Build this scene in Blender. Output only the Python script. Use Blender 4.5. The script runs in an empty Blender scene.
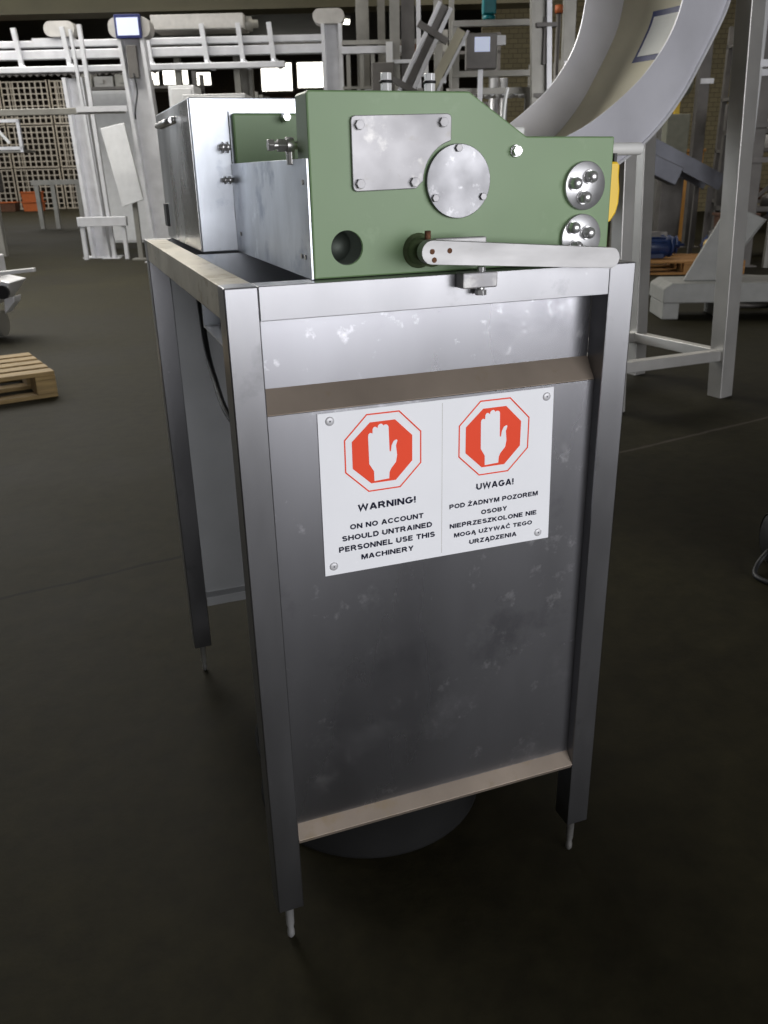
import bpy, bmesh, math, random
from mathutils import Vector, Matrix
random.seed(7)
SC = bpy.context.scene
COL = SC.collection
PI = math.pi

# ------------------------------------------------------------------ camera, light, exposure
YAW = math.radians(-20.4077)
CAMX, CAMY, CAMZ = -0.15747, -0.91557, 1.06296
cd = bpy.data.cameras.new('camera'); cam = bpy.data.objects.new('camera', cd); COL.objects.link(cam)
cam.location = (CAMX, CAMY, CAMZ)
cam.rotation_euler = (math.radians(67.944), math.radians(1.17), YAW)
cd.sensor_fit = 'VERTICAL'; cd.sensor_height = 36.0; cd.sensor_width = 27.0
cd.lens = 845.5 / 1024 * 36.0
cd.clip_start = 0.02; cd.clip_end = 300
cd.dof.use_dof = True; cd.dof.focus_distance = 1.15; cd.dof.aperture_fstop = 14.0
SC.camera = cam

SC.view_settings.view_transform = 'Standard'
SC.view_settings.look = 'None'
SC.view_settings.gamma = 1.0
SC.view_settings.use_curve_mapping = False
SC.view_settings.exposure = 0.0

w = bpy.data.worlds.new('world'); SC.world = w; w.use_nodes = True
w.node_tree.nodes['Background'].inputs[0].default_value = (0.75, 0.85, 1.0, 1)
w.node_tree.nodes['Background'].inputs[1].default_value = 0.10

CY, SY = math.cos(YAW), math.sin(YAW)
def hall(u, v, z=0.0):
    """hall frame: u to the right, v forward down the hall, origin on the floor at the photographer's feet"""
    return Vector((CAMX + CY * u - SY * v, CAMY + SY * u + CY * v, z))

def area(name, u, v, z, sx, sy, power, rot, col=(1, 1, 1), spread=180):
    l = bpy.data.lights.new(name, 'AREA'); l.shape = 'RECTANGLE'; l.size = sx; l.size_y = sy
    l.energy = power; l.color = col; l.spread = math.radians(spread)
    o = bpy.data.objects.new(name, l); COL.objects.link(o)
    o.location = hall(u, v, z)
    o.rotation_euler = (Matrix.Rotation(YAW, 3, 'Z') @ rot).to_euler()
    return o
def down(): return Matrix.Identity(3)
def facing(yaw_deg, tilt_deg=0):            # 0 = shines along +v ; tilt>0 points up
    return Matrix.Rotation(math.radians(yaw_deg), 3, 'Z') @ Matrix.Rotation(math.radians(90 + tilt_deg), 3, 'X')
# added area light behind the photographer, imitates daylight from a door there
area('added_rear_light', 4.3, -5.2, 1.75, 7.5, 3.3, 560, facing(38), (0.97, 0.97, 1.0))
area('roof_light_ahead', -3.6, 8.0, 5.2, 4.0, 3.0, 260, facing(180, -60), (1.0, 0.96, 0.86))
# rows of roof lights
area('roof_light_near', -2.5, 2.6, 5.2, 5.0, 2.0, 25, down(), (0.96, 0.98, 1.0))
area('roof_light_left', -7.0, 9.5, 5.2, 9.0, 5.0, 700, down(), (1.0, 0.98, 0.94))
area('roof_light_mid', 3.5, 13.0, 5.2, 7.0, 6.0, 210, down(), (1.0, 0.95, 0.86))
area('roof_light_far', -8.0, 26.0, 5.2, 18.0, 8.0, 1100, down(), (1.0, 0.96, 0.88))
# added area light inside the hall, brightens the left background
area('added_side_light', -15.0, 11.0, 3.0, 8.0, 3.0, 330, facing(-80, -5), (0.9, 0.95, 1.0), 110)

# ------------------------------------------------------------------ materials
def nodes(m):
    m.use_nodes = True
    nt = m.node_tree
    return nt, nt.nodes, nt.links, nt.nodes['Principled BSDF']
MATS = {}
def mat(name, c, rough=0.5, metal=0.0, var=0.12, scale=12.0, rvar=0.0, stretch=(1, 1, 1), bump=0.0, c2=None,
        spots=None, spec=0.5, detail=5.0):
    """base colour with noise variation; spots = (colour, scale, threshold) adds wear marks"""
    if name in MATS: return MATS[name]
    m = bpy.data.materials.new(name); MATS[name] = m
    nt, N, L, P = nodes(m)
    tc = N.new('ShaderNodeTexCoord'); mp = N.new('ShaderNodeMapping'); mp.inputs['Scale'].default_value = stretch
    L.new(tc.outputs['Object'], mp.inputs['Vector'])
    nz = N.new('ShaderNodeTexNoise'); nz.inputs['Scale'].default_value = scale; nz.inputs['Detail'].default_value = detail
    L.new(mp.outputs[0], nz.inputs['Vector'])
    cr = N.new('ShaderNodeValToRGB')
    lo = [x * (1 - var) for x in c]; hi = [min(1, x * (1 + var)) for x in c]
    if c2: lo, hi = c, c2
    cr.color_ramp.elements[0].color = (*lo, 1); cr.color_ramp.elements[1].color = (*hi, 1)
    cr.color_ramp.elements[0].position = 0.3; cr.color_ramp.elements[1].position = 0.7
    L.new(nz.outputs['Fac'], cr.inputs[0])
    out = cr.outputs[0]
    for i, (sc, ss, th) in enumerate(spots or []):
        n2 = N.new('ShaderNodeTexNoise'); n2.inputs['Scale'].default_value = ss; n2.inputs['Detail'].default_value = 8
        n2.inputs['Roughness'].default_value = 0.65
        L.new(tc.outputs['Object'], n2.inputs['Vector'])
        r2 = N.new('ShaderNodeMapRange'); r2.inputs[1].default_value = th; r2.inputs[2].default_value = th + 0.1
        L.new(n2.outputs['Fac'], r2.inputs[0])
        mx = N.new('ShaderNodeMix'); mx.data_type = 'RGBA'
        L.new(r2.outputs[0], mx.inputs[0]); L.new(out, mx.inputs[6]); mx.inputs[7].default_value = (*sc, 1)
        out = mx.outputs[2]
    L.new(out, P.inputs['Base Color'])
    P.inputs['Metallic'].default_value = metal
    P.inputs['Specular IOR Level'].default_value = spec
    if rvar:
        n3 = N.new('ShaderNodeTexNoise'); n3.inputs['Scale'].default_value = scale * 0.6; n3.inputs['Detail'].default_value = 6
        L.new(mp.outputs[0], n3.inputs['Vector'])
        r3 = N.new('ShaderNodeMapRange'); r3.inputs[1].default_value = 0.3; r3.inputs[2].default_value = 0.7
        r3.inputs[3].default_value = max(0.03, rough - rvar); r3.inputs[4].default_value = min(1, rough + rvar)
        L.new(n3.outputs['Fac'], r3.inputs[0]); L.new(r3.outputs[0], P.inputs['Roughness'])
    else:
        P.inputs['Roughness'].default_value = rough
    if bump:
        b = N.new('ShaderNodeBump'); b.inputs['Strength'].default_value = bump; b.inputs['Distance'].default_value = 0.002
        L.new(nz.outputs['Fac'], b.inputs['Height']); L.new(b.outputs[0], P.inputs['Normal'])
    return m
def emit(name, c, s):
    if name in MATS: return MATS[name]
    m = bpy.data.materials.new(name); MATS[name] = m
    nt, N, L, P = nodes(m)
    P.inputs['Base Color'].default_value = (*c, 1); P.inputs['Emission Color'].default_value = (*c, 1)
    P.inputs['Emission Strength'].default_value = s
    return m

M_FRAME = mat('frame_steel', (0.27, 0.27, 0.282), 0.33, 1.0, 0.10, 9, 0.06, (1, 1, 0.35), spots=[((0.22, 0.22, 0.23), 10, 0.58), ((0.42, 0.42, 0.44), 55, 0.68)])
M_SHEET = mat('sheet_steel', (0.37, 0.37, 0.395), 0.29, 1.0, 0.12, 5, 0.05, (1, 1, 0.3),
              spots=[((0.31, 0.31, 0.335), 6, 0.56), ((0.46, 0.46, 0.49), 8, 0.55), ((0.60, 0.60, 0.63), 32, 0.60), ((0.8, 0.8, 0.84), 48, 0.68)])
M_GALV = mat('galvanised_steel', (0.58, 0.61, 0.66), 0.40, 0.85, 0.22, 12, 0.14, (1, 1, 0.5), spots=[((0.36, 0.40, 0.48), 9, 0.55), ((0.70, 0.73, 0.78), 14, 0.60), ((0.32, 0.33, 0.38), 60, 0.68)])
M_MIRROR = mat('polished_sheet', (0.66, 0.66, 0.66), 0.27, 0.9, 0.35, 7, 0.12, (1, 1, 0.4), bump=1.0)
M_DIRTY = mat('stained_steel', (0.36, 0.33, 0.27), 0.46, 0.6, 0.16, 10, 0.1, spots=[((0.20, 0.165, 0.10), 8, 0.52), ((0.16, 0.12, 0.07), 30, 0.60)])
M_GREEN = mat('green_paint', (0.150, 0.243, 0.112), 0.42, 0.0, 0.07, 5, 0.05, spots=[((0.18, 0.275, 0.14), 22, 0.60), ((0.10, 0.17, 0.07), 16, 0.68)])
M_DARKGREEN = mat('worn_dark_green', (0.10, 0.13, 0.065), 0.55, 0.2, 0.3, 60, spots=[((0.10, 0.05, 0.02), 50, 0.6)])
M_PLATE = mat('dull_alloy_plate', (0.33, 0.325, 0.335), 0.50, 0.6, 0.09, 25, 0.08, spots=[((0.30, 0.29, 0.28), 45, 0.58), ((0.50, 0.49, 0.48), 20, 0.58)])
M_DISC = mat('turned_alloy_disc', (0.18, 0.18, 0.188), 0.40, 0.75, 0.16, 30, 0.12, spots=[((0.32, 0.32, 0.33), 70, 0.58)])
M_CHROME = mat('bright_bolt', (0.70, 0.70, 0.70), 0.30, 0.8, 0.05)
M_BOLT = mat('grey_bolt', (0.58, 0.57, 0.55), 0.35, 0.9, 0.15, 200)
M_HANDLE = mat('lever_alloy', (0.40, 0.395, 0.395), 0.48, 0.6, 0.08, 60, 0.08, (0.3, 1, 1), spots=[((0.36, 0.35, 0.34), 60, 0.62)])
M_RUST = mat('rust', (0.11, 0.045, 0.02), 0.85, 0.0, 0.4, 150)
M_BLACK = mat('black_rubber', (0.012, 0.012, 0.013), 0.5, 0.0, 0.2)
M_HOLE = mat('bore_metal', (0.05, 0.06, 0.05), 0.5, 0.5, 0.2)
M_SIGN = mat('sign_white', (0.87, 0.88, 0.91), 0.45, 0.0, 0.015, spec=0.25)
M_RED = mat('sign_red', (0.86, 0.078, 0.030), 0.5, 0.0, 0.02, spec=0.2)
M_INK = mat('sign_ink', (0.012, 0.014, 0.035), 0.6, 0.0, 0.02, spec=0.15)
M_YELLOW = mat('yellow_plastic', (0.80, 0.52, 0.02), 0.4, 0.0, 0.05)
M_WPLAST = mat('white_plastic', (0.62, 0.62, 0.60), 0.45, 0.0, 0.05)
M_WSTEEL = mat('pale_steel', (0.70, 0.70, 0.72), 0.40, 0.35, 0.10, 6)
M_WSTEEL2 = mat('mid_steel', (0.31, 0.30, 0.27), 0.45, 0.55, 0.15, 5)
M_DSTEEL = mat('dark_steel', (0.16, 0.15, 0.14), 0.5, 0.5, 0.2, 5)
M_CHUTE = mat('chute_steel', (0.66, 0.66, 0.71), 0.42, 0.4, 0.12, 3, 0.08, spots=[((0.60, 0.60, 0.64), 18, 0.66)])
M_CREAM = mat('cream_belt', (0.50, 0.46, 0.33), 0.5, 0.0, 0.12, 4)
M_GREY = mat('grey_plastic_cap', (0.48, 0.46, 0.43), 0.55, 0.0, 0.1)
M_WALLP = mat('white_panel', (0.70, 0.70, 0.70), 0.45, 0.1, 0.05)
M_BLUEF = mat('blue_frame', (0.018, 0.026, 0.12), 0.4)
M_TEAL = mat('teal_paint', (0.0, 0.16, 0.18), 0.4)
M_BLUEM = mat('blue_motor_paint', (0.012, 0.03, 0.10), 0.4, 0.0, 0.3)
M_ORANGE = mat('orange_plastic', (0.40, 0.10, 0.025), 0.6)
M_AMBER = mat('amber_plastic', (0.55, 0.26, 0.05), 0.5)
M_WOOD = mat('pallet_wood', (0.28, 0.19, 0.075), 0.7, 0.0, 0.3, 6, 0, (1, 8, 8), spots=[((0.10, 0.06, 0.03), 9, 0.66)])
M_WOOD2 = mat('orange_pallet_wood', (0.40, 0.20, 0.06), 0.7, 0.0, 0.3, 6, 0, (1, 8, 8))
M_BRASS = mat('brass', (0.5, 0.36, 0.14), 0.35, 0.6, 0.2)
M_BROWN = mat('brown_crate', (0.10, 0.045, 0.025), 0.6, 0.0, 0.3)
M_PAPER = mat('label_paper', (0.70, 0.70, 0.66), 0.5, 0.0, 0.04)
M_SWLEG = mat('leg_steel', (0.50, 0.49, 0.47), 0.42, 0.75, 0.12, 5)
M_LEDGE = mat('brown_fold', (0.33, 0.275, 0.225), 0.50, 0.7, 0.15, 9, 0.06, spots=[((0.30, 0.24, 0.17), 12, 0.55)])  # browner, rougher steel than the panel sheet, for ledge and lower flange
M_STONE = mat('pale_coated_sheet', (0.24, 0.24, 0.225), 0.55, 0.1, 0.08)
M_WINDOW = emit('daylight_pane', (1.0, 0.97, 0.86), 3.5)
M_LAMP = emit('lamp_tube', (1.0, 0.97, 0.85), 6.0)
M_SCREEN = emit('lit_screen', (0.62, 0.68, 0.86), 0.42)

# floor: dark oily concrete with an expansion joint
def floor_material():
    m = bpy.data.materials.new('oily_concrete'); nt, N, L, P = nodes(m)
    tc = N.new('ShaderNodeTexCoord')
    def noise(s, d=8, r=0.6):
        n = N.new('ShaderNodeTexNoise'); n.inputs['Scale'].default_value = s; n.inputs['Detail'].default_value = d
        n.inputs['Roughness'].default_value = r; L.new(tc.outputs['Object'], n.inputs['Vector']); return n
    a = noise(0.9); cr = N.new('ShaderNodeValToRGB'); L.new(a.outputs['Fac'], cr.inputs[0])
    cr.color_ramp.elements[0].position = 0.35; cr.color_ramp.elements[1].position = 0.7
    cr.color_ramp.elements[0].color = (0.0125, 0.0105, 0.0047, 1); cr.color_ramp.elements[1].color = (0.0240, 0.0212, 0.0100, 1)
    b = noise(14, 10, 0.7); r = N.new('ShaderNodeMapRange'); L.new(b.outputs['Fac'], r.inputs[0])
    r.inputs[1].default_value = 0.35; r.inputs[2].default_value = 0.75; r.inputs[3].default_value = 0.75; r.inputs[4].default_value = 1.35
    mul = N.new('ShaderNodeMix'); mul.data_type = 'RGBA'; mul.blend_type = 'MULTIPLY'; mul.inputs[0].default_value = 1
    L.new(cr.outputs[0], mul.inputs[6]); L.new(r.outputs[0], mul.inputs[7])
    # pale scuffs
    s = noise(5, 12, 0.75); rs = N.new('ShaderNodeMapRange'); L.new(s.outputs['Fac'], rs.inputs[0])
    rs.inputs[1].default_value = 0.66; rs.inputs[2].default_value = 0.80; rs.inputs[4].default_value = 0.7
    mx = N.new('ShaderNodeMix'); mx.data_type = 'RGBA'; L.new(rs.outputs[0], mx.inputs[0]); L.new(mul.outputs[2], mx.inputs[6])
    mx.inputs[7].default_value = (0.045, 0.040, 0.028, 1)
    # joint line through (-0.45,1.37) .. (2.73,1.94): distance along its normal
    sep = N.new('ShaderNodeSeparateXYZ'); L.new(tc.outputs['Object'], sep.inputs[0])
    dx, dy = 3.18, 0.56; ln = math.hypot(dx, dy); nx, ny = -dy / ln, dx / ln
    def math_(op, x, y):
        n = N.new('ShaderNodeMath'); n.operation = op
        for k, q in ((0, x), (1, y)):
            if isinstance(q, (int, float)): n.inputs[k].default_value = q
            elif q is not None: L.new(q, n.inputs[k])
        return n.outputs[0]
    d = math_('ADD', math_('MULTIPLY', sep.outputs[0], nx), math_('MULTIPLY', sep.outputs[1], ny))
    wob = noise(6, 4, 0.6)
    d = math_('ADD', d, math_('MULTIPLY', math_('SUBTRACT', wob.outputs['Fac'], 0.5), 0.03))
    d = math_('ABSOLUTE', math_('SUBTRACT', d, -0.45 * nx + 1.37 * ny), None)
    wv = noise(9, 3); wid = math_('MULTIPLY', wv.outputs['Fac'], 0.016)
    line = math_('LESS_THAN', d, wid)
    side = N.new('ShaderNodeMapRange'); L.new(sep.outputs[0], side.inputs[0]); side.inputs[1].default_value = 0.6; side.inputs[2].default_value = 1.6
    jc = N.new('ShaderNodeMix'); jc.data_type = 'RGBA'; L.new(side.outputs[0], jc.inputs[0])
    jc.inputs[6].default_value = (0.002, 0.0015, 0.001, 1); jc.inputs[7].default_value = (0.06, 0.05, 0.04, 1)
    mj = N.new('ShaderNodeMix'); mj.data_type = 'RGBA'; L.new(math_('MULTIPLY', line, 0.85), mj.inputs[0])
    L.new(mx.outputs[2], mj.inputs[6]); L.new(jc.outputs[2], mj.inputs[7])
    L.new(mj.outputs[2], P.inputs['Base Color'])
    rr = N.new('ShaderNodeMapRange'); L.new(a.outputs['Fac'], rr.inputs[0]); rr.inputs[3].default_value = 0.6; rr.inputs[4].default_value = 0.85
    L.new(rr.outputs[0], P.inputs['Roughness']); P.inputs['Specular IOR Level'].default_value = 0.12
    bm = N.new('ShaderNodeBump'); bm.inputs['Strength'].default_value = 0.35; bm.inputs['Distance'].default_value = 0.006
    L.new(b.outputs['Fac'], bm.inputs['Height']); L.new(bm.outputs[0], P.inputs['Normal'])
    return m
def block_material(name, c1, c2, mortar, sx=2.2):
    m = bpy.data.materials.new(name); nt, N, L, P = nodes(m)
    tc = N.new('ShaderNodeTexCoord'); mp = N.new('ShaderNodeMapping'); mp.inputs['Rotation'].default_value = (PI / 2, 0, 0)
    L.new(tc.outputs['Object'], mp.inputs['Vector'])
    b = N.new('ShaderNodeTexBrick'); b.inputs['Scale'].default_value = sx; b.inputs['Mortar Size'].default_value = 0.015
    b.inputs['Color1'].default_value = (*c1, 1); b.inputs['Color2'].default_value = (*c2, 1); b.inputs['Mortar'].default_value = (*mortar, 1)
    L.new(mp.outputs[0], b.inputs['Vector']); L.new(b.outputs['Color'], P.inputs['Base Color'])
    P.inputs['Roughness'].default_value = 0.85
    return m

# ------------------------------------------------------------------ mesh builder
class MB:
    def __init__(s): s.bm = bmesh.new()
    def box(s, x0, x1, y0, y1, z0, z1, M=None):
        vs = [s.bm.verts.new(Vector(p)) for p in
              ((x0, y0, z0), (x1, y0, z0), (x1, y1, z0), (x0, y1, z0), (x0, y0, z1), (x1, y0, z1), (x1, y1, z1), (x0, y1, z1))]
        for f in ((0, 3, 2, 1), (4, 5, 6, 7), (0, 1, 5, 4), (1, 2, 6, 5), (2, 3, 7, 6), (3, 0, 4, 7)):
            s.bm.faces.new([vs[i] for i in f])
        if M is not None:
            for v in vs: v.co = M @ v.co
        return s
    def beam(s, a, b, w, h, up=(0, 0, 1), roll=0):
        a = Vector(a); b = Vector(b); d = b - a; L = d.length; d.normalize()
        up = Vector(up)
        if abs(d.dot(up)) > 0.97: up = Vector((0, 1, 0))
        x = d.cross(up).normalized(); y = x.cross(d).normalized()
        if roll: R = Matrix.Rotation(roll, 3, d); x = R @ x; y = R @ y
        M = Matrix(((x.x, d.x, y.x, a.x), (x.y, d.y, y.y, a.y), (x.z, d.z, y.z, a.z), (0, 0, 0, 1)))
        return s.box(-w / 2, w / 2, 0, L, -h / 2, h / 2, M)
    def cyl(s, a, b, r, n=20, r2=None, cap=True):
        a = Vector(a); b = Vector(b); r2 = r if r2 is None else r2
        d = (b - a).normalized(); t = Vector((0, 0, 1)) if abs(d.z) < 0.9 else Vector((1, 0, 0))
        x = d.cross(t).normalized(); y = d.cross(x)
        A = [s.bm.verts.new(a + (x * math.cos(2 * PI * i / n) + y * math.sin(2 * PI * i / n)) * r) for i in range(n)]
        B = [s.bm.verts.new(b + (x * math.cos(2 * PI * i / n) + y * math.sin(2 * PI * i / n)) * r2) for i in range(n)]
        for i in range(n):
            f = s.bm.faces.new((A[i], A[(i + 1) % n], B[(i + 1) % n], B[i])); f.smooth = n > 8
        if cap: s.bm.faces.new(A); s.bm.faces.new(B)
        return s
    def lathe(s, a, axis, prof, n=24):
        """prof: list of (radius, distance along axis)"""
        a = Vector(a); d = Vector(axis).normalized(); t = Vector((0, 0, 1)) if abs(d.z) < 0.9 else Vector((1, 0, 0))
        x = d.cross(t).normalized(); y = d.cross(x); rings = []
        for r, h in prof:
            if r < 1e-6: rings.append([s.bm.verts.new(a + d * h)])
            else: rings.append([s.bm.verts.new(a + d * h + (x * math.cos(2 * PI * i / n) + y * math.sin(2 * PI * i / n)) * r) for i in range(n)])
        for A, B in zip(rings, rings[1:]):
            for i in range(n):
                j = (i + 1) % n
                if len(A) == 1 and len(B) == 1: continue
                if len(A) == 1: f = s.bm.faces.new((A[0], B[j], B[i]))
                elif len(B) == 1: f = s.bm.faces.new((A[i], A[j], B[0]))
                else: f = s.bm.faces.new((A[i], A[j], B[j], B[i]))
                f.smooth = True
        return s
    def prism(s, pts, y0, y1, holes=(), axis='y'):
        """outline in the x-z plane (axis y) or y-z plane (axis x), extruded from y0 to y1"""
        def P(p, t): return Vector((p[0], t, p[1])) if axis == 'y' else Vector((t, p[0], p[1]))
        es = []; loops = []
        for lp in [pts] + list(holes):
            vs = [s.bm.verts.new(P(p, y0)) for p in lp]; loops.append(vs)
            for i in range(len(vs)): es.append(s.bm.edges.new((vs[i], vs[(i + 1) % len(vs)])))
        r = bmesh.ops.triangle_fill(s.bm, use_beauty=True, use_dissolve=False, edges=es)
        fs = [g for g in r['geom'] if isinstance(g, bmesh.types.BMFace)]
        if y1 != y0:
            dup = {}
            for lp in loops:
                for v in lp:
                    n = v.co.copy()
                    if axis == 'y': n.y = y1
                    else: n.x = y1
                    dup[v] = s.bm.verts.new(n)
            for f in fs: s.bm.faces.new([dup[v] for v in reversed(f.verts)])
            for lp in loops:
                for i in range(len(lp)):
                    a, b = lp[i], lp[(i + 1) % len(lp)]
                    s.bm.faces.new((a, b, dup[b], dup[a]))
        return s
    def sheet(s, prof, x0, x1, t=0.0015, axis='x'):
        """folded sheet: open profile (y,z) with thickness t, swept from x0 to x1"""
        n = len(prof); nor = []
        for i in range(n):
            a = Vector(prof[max(0, i - 1)]); b = Vector(prof[min(n - 1, i + 1)]); d = (b - a).normalized(); nor.append(Vector((d.y, -d.x)))
        pts = [tuple(p) for p in prof] + [(prof[i][0] + nor[i].x * t, prof[i][1] + nor[i].y * t) for i in range(n - 1, -1, -1)]
        return s.prism(pts, x0, x1, axis='x' if axis == 'x' else 'y')
    def tube(s, pts, r, n=10):
        pts = [Vector(p) for p in pts]; rings = []; prev = None
        for i, p in enumerate(pts):
            d = (pts[min(i + 1, len(pts) - 1)] - pts[max(i - 1, 0)]).normalized()
            t = prev if prev is not None else (Vector((0, 0, 1)) if abs(d.z) < 0.9 else Vector((1, 0, 0)))
            x = (t - d * t.dot(d)).normalized(); y = d.cross(x); prev = x
            rr = r[i] if isinstance(r, (list, tuple)) else r
            rings.append([s.bm.verts.new(p + (x * math.cos(2 * PI * k / n) + y * math.sin(2 * PI * k / n)) * rr) for k in range(n)])
        for A, B in zip(rings, rings[1:]):
            for k in range(n):
                f = s.bm.faces.new((A[k], A[(k + 1) % n], B[(k + 1) % n], B[k])); f.smooth = True
        s.bm.faces.new(rings[0]); s.bm.faces.new(rings[-1])
        return s
    def build(s, name, m, parent=None, bevel=0.0, loc=None, rotz=0.0, label=None):
        bmesh.ops.recalc_face_normals(s.bm, faces=s.bm.faces)
        me = bpy.data.meshes.new(name); s.bm.to_mesh(me); s.bm.free()
        me.materials.append(m)
        o = bpy.data.objects.new(name, me); COL.objects.link(o)
        if parent: o.parent = parent
        if loc is not None: o.location = loc; o.rotation_euler = (0, 0, rotz)
        if bevel:
            b = o.modifiers.new('bevel', 'BEVEL'); b.width = bevel; b.segments = 2; b.limit_method = 'ANGLE'; b.angle_limit = math.radians(40)
        if label: o['label'] = label
        return o
def tag(o, label, cat, group=None, kind=None):
    o['label'] = label; o['category'] = cat
    if group: o['group'] = group
    if kind: o['kind'] = kind
    return o
def thing(name, label, cat, loc=(0, 0, 0), rotz=0.0, group=None):
    o = bpy.data.objects.new(name, None); COL.objects.link(o); o.empty_display_size = 0.1
    o.location = loc; o.rotation_euler = (0, 0, rotz)
    return tag(o, label, cat, group)
def hthing(name, label, cat, u, v, z=0.0, rot=0.0, group=None):
    return thing(name, label, cat, hall(u, v, z), YAW + rot, group)
def struct(o):
    o['kind'] = 'structure'; return o
def smooth_pts(pts, k=6):
    out = []; P = [Vector(p) for p in pts]; n = len(P)
    for i in range(n - 1):
        p0, p1, p2, p3 = P[max(i - 1, 0)], P[i], P[i + 1], P[min(i + 2, n - 1)]
        for j in range(k):
            t = j / k
            out.append(0.5 * ((2 * p1) + (p2 - p0) * t + (2 * p0 - 5 * p1 + 4 * p2 - p3) * t * t + (3 * p1 - p0 - 3 * p2 + p3) * t ** 3))
    out.append(P[-1]); return out
def rrect(x0, x1, z0, z1, r, n=5):
    out = []
    for cx, cz, a0 in ((x1 - r, z1 - r, 0), (x0 + r, z1 - r, 90), (x0 + r, z0 + r, 180), (x1 - r, z0 + r, 270)):
        for i in range(n + 1):
            a = math.radians(a0 + 90 * i / n); out.append((cx + r * math.cos(a), cz + r * math.sin(a)))
    return out
def circ(cx, cz, r, n=36): return [(cx + r * math.cos(2 * PI * i / n), cz + r * math.sin(2 * PI * i / n)) for i in range(n)]

# ------------------------------------------------------------------ the hall
U0, U1, V0, V1, HZ = -30.0, 15.0, -6.5, 42.0, 5.9
def slab(name, m, u0, u1, v0, v1, z0, z1):
    return struct(MB().box(u0, u1, v0, v1, z0, z1).build(name, m, loc=hall(0, 0, 0), rotz=YAW))
fl = struct(MB().box(-40, 40, -25, 55, -0.1, 0).build('floor', floor_material()))
M_CEIL = mat('roof_sheet', (0.045, 0.042, 0.032), 0.7, 0.0, 0.2, 1.5)
M_HWALL = block_material('dark_block_wall', (0.075, 0.055, 0.035), (0.055, 0.042, 0.03), (0.03, 0.025, 0.02))
M_BWALL = block_material('yellow_block_wall', (0.30, 0.25, 0.14), (0.25, 0.21, 0.12), (0.12, 0.10, 0.06), 2.6)
slab('ceiling', M_CEIL, U0, U1, V0, V1, HZ, HZ + 0.1)
slab('wall_back', M_HWALL, U0, U1, V1, V1 + 0.2, 0, HZ)
slab('wall_left', M_HWALL, U0 - 0.2, U0, V0, V1, 0, HZ)
slab('wall_right', M_BWALL, 15.0, 15.2, V0, V1, 0, HZ)
# wall behind the photographer, with an unseen opening invented for the added rear light
o = MB(); o.box(U0, 0.4, V0 - 0.2, V0, 0, HZ).box(8.4, U1, V0 - 0.2, V0, 0, HZ).box(0.4, 8.4, V0 - 0.2, V0, 3.7, HZ)
struct(o.build('wall_front', M_HWALL, loc=hall(0, 0, 0), rotz=YAW))
# block partition to the right of the hall
slab('wall_partition', M_BWALL, 2.2, 15.0, 21.0, 21.2, 0, HZ)
# roof beams
M_BEAM = mat('olive_beam', (0.085, 0.075, 0.040), 0.40, 0.3, 0.15, 1.2)
for i, (v, z) in enumerate(((17.0, 3.95),)):
    o = MB(); o.box(U0, 3.0, v, v + 0.35, z - 0.2, z + 0.45).box(U0, 3.0, v - 0.12, v + 0.47, z - 0.26, z - 0.2).box(U0, 3.0, v - 0.12, v + 0.47, z + 0.45, z + 0.5)
    struct(o.build('trim_%d' % (i + 1), M_BEAM, loc=hall(0, 0, 0), rotz=YAW))
# windows high in the back wall
for i, (u0, u1, z0, z1) in enumerate(((-5.35, -4.0, 4.4, 5.5), (-3.75, -2.5, 4.5, 5.5), (-10.6, -9.9, 4.75, 5.3), (-9.7, -8.6, 4.75, 5.3), (-8.4, -7.6, 4.7, 5.2))):
    wn = MB(); wn.prism(rrect(u0 - .08, u1 + .08, z0 - .08, z1 + .08, .02), V1 - 0.08, V1 - 0.01, holes=[rrect(u0, u1, z0, z1, .02)])
    wo = struct(wn.build('window_%d' % (i + 1), M_DSTEEL, loc=hall(0, 0, 0), rotz=YAW))
    MB().box(u0, u1, V1 - 0.05, V1 - 0.03, z0, z1).build('pane', M_WINDOW, wo)

# ------------------------------------------------------------------ the stand
H, W, D, T = 0.95, 0.5161, 0.824, 0.0374
HB = 0.0703
stand = thing('steel_stand', 'brushed steel open frame stand carrying the green machine, front panel with warning sign', 'stand', (0, 0, 0))
for (x, y) in ((0, 0), (W - T, 0), (0, D - T), (W - T, D - T)):
    lg = MB().box(x, x + T, y, y + T, HB, H).build('leg', M_FRAME, stand, 0.0016)
    cx, cy = x + T / 2, y + T / 2
    MB().lathe((cx, cy, HB + 0.004), (0, 0, -1), [(0, 0), (0.0095, 0), (0.0095, 0.012), (0.0065, 0.014), (0.006, 0.048), (0.0045, 0.056), (0.0055, 0.062), (0.0055, 0.070), (0.003, 0.0743), (0, 0.0743)]).build('foot', M_CHROME if x == 0 else M_BOLT, lg)
o = MB()
o.box(T, W - T, 0.0006, T, H - T, H - 0.0003)
o.build('front_rail', M_FRAME, stand, 0.0007)
MB().box(0.0005, T, T, D - T, H - T, H - 0.0003).build('side_rail', M_DIRTY, stand, 0.0010)
MB().box(W - T, W - 0.0005, T, D - T, H - T, H - 0.0003).build('side_rail', M_DIRTY, stand, 0.0010)
MB().box(T, W - T, D - T, D - 0.0005, H - T, H - 0.0003).build('rear_rail', M_FRAME, stand, 0.0010)
MB().sheet([(0.038, H - T + 0.002), (0.0385, 0.829)], T, W - T, 0.0016).build('front_panel_top', M_SHEET, stand, 0.0003)
MB().sheet([(0.0385, 0.829), (0.018, 0.8015)], T, W - T, 0.0016).build('panel_ledge', M_LEDGE, stand, 0.0003, label='brownish ledge fold')
MB().sheet([(0.018, 0.8015), (0.018, 0.2075)], T, W - T, 0.0016).build('front_panel', M_SHEET, stand, 0.0003)
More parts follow.
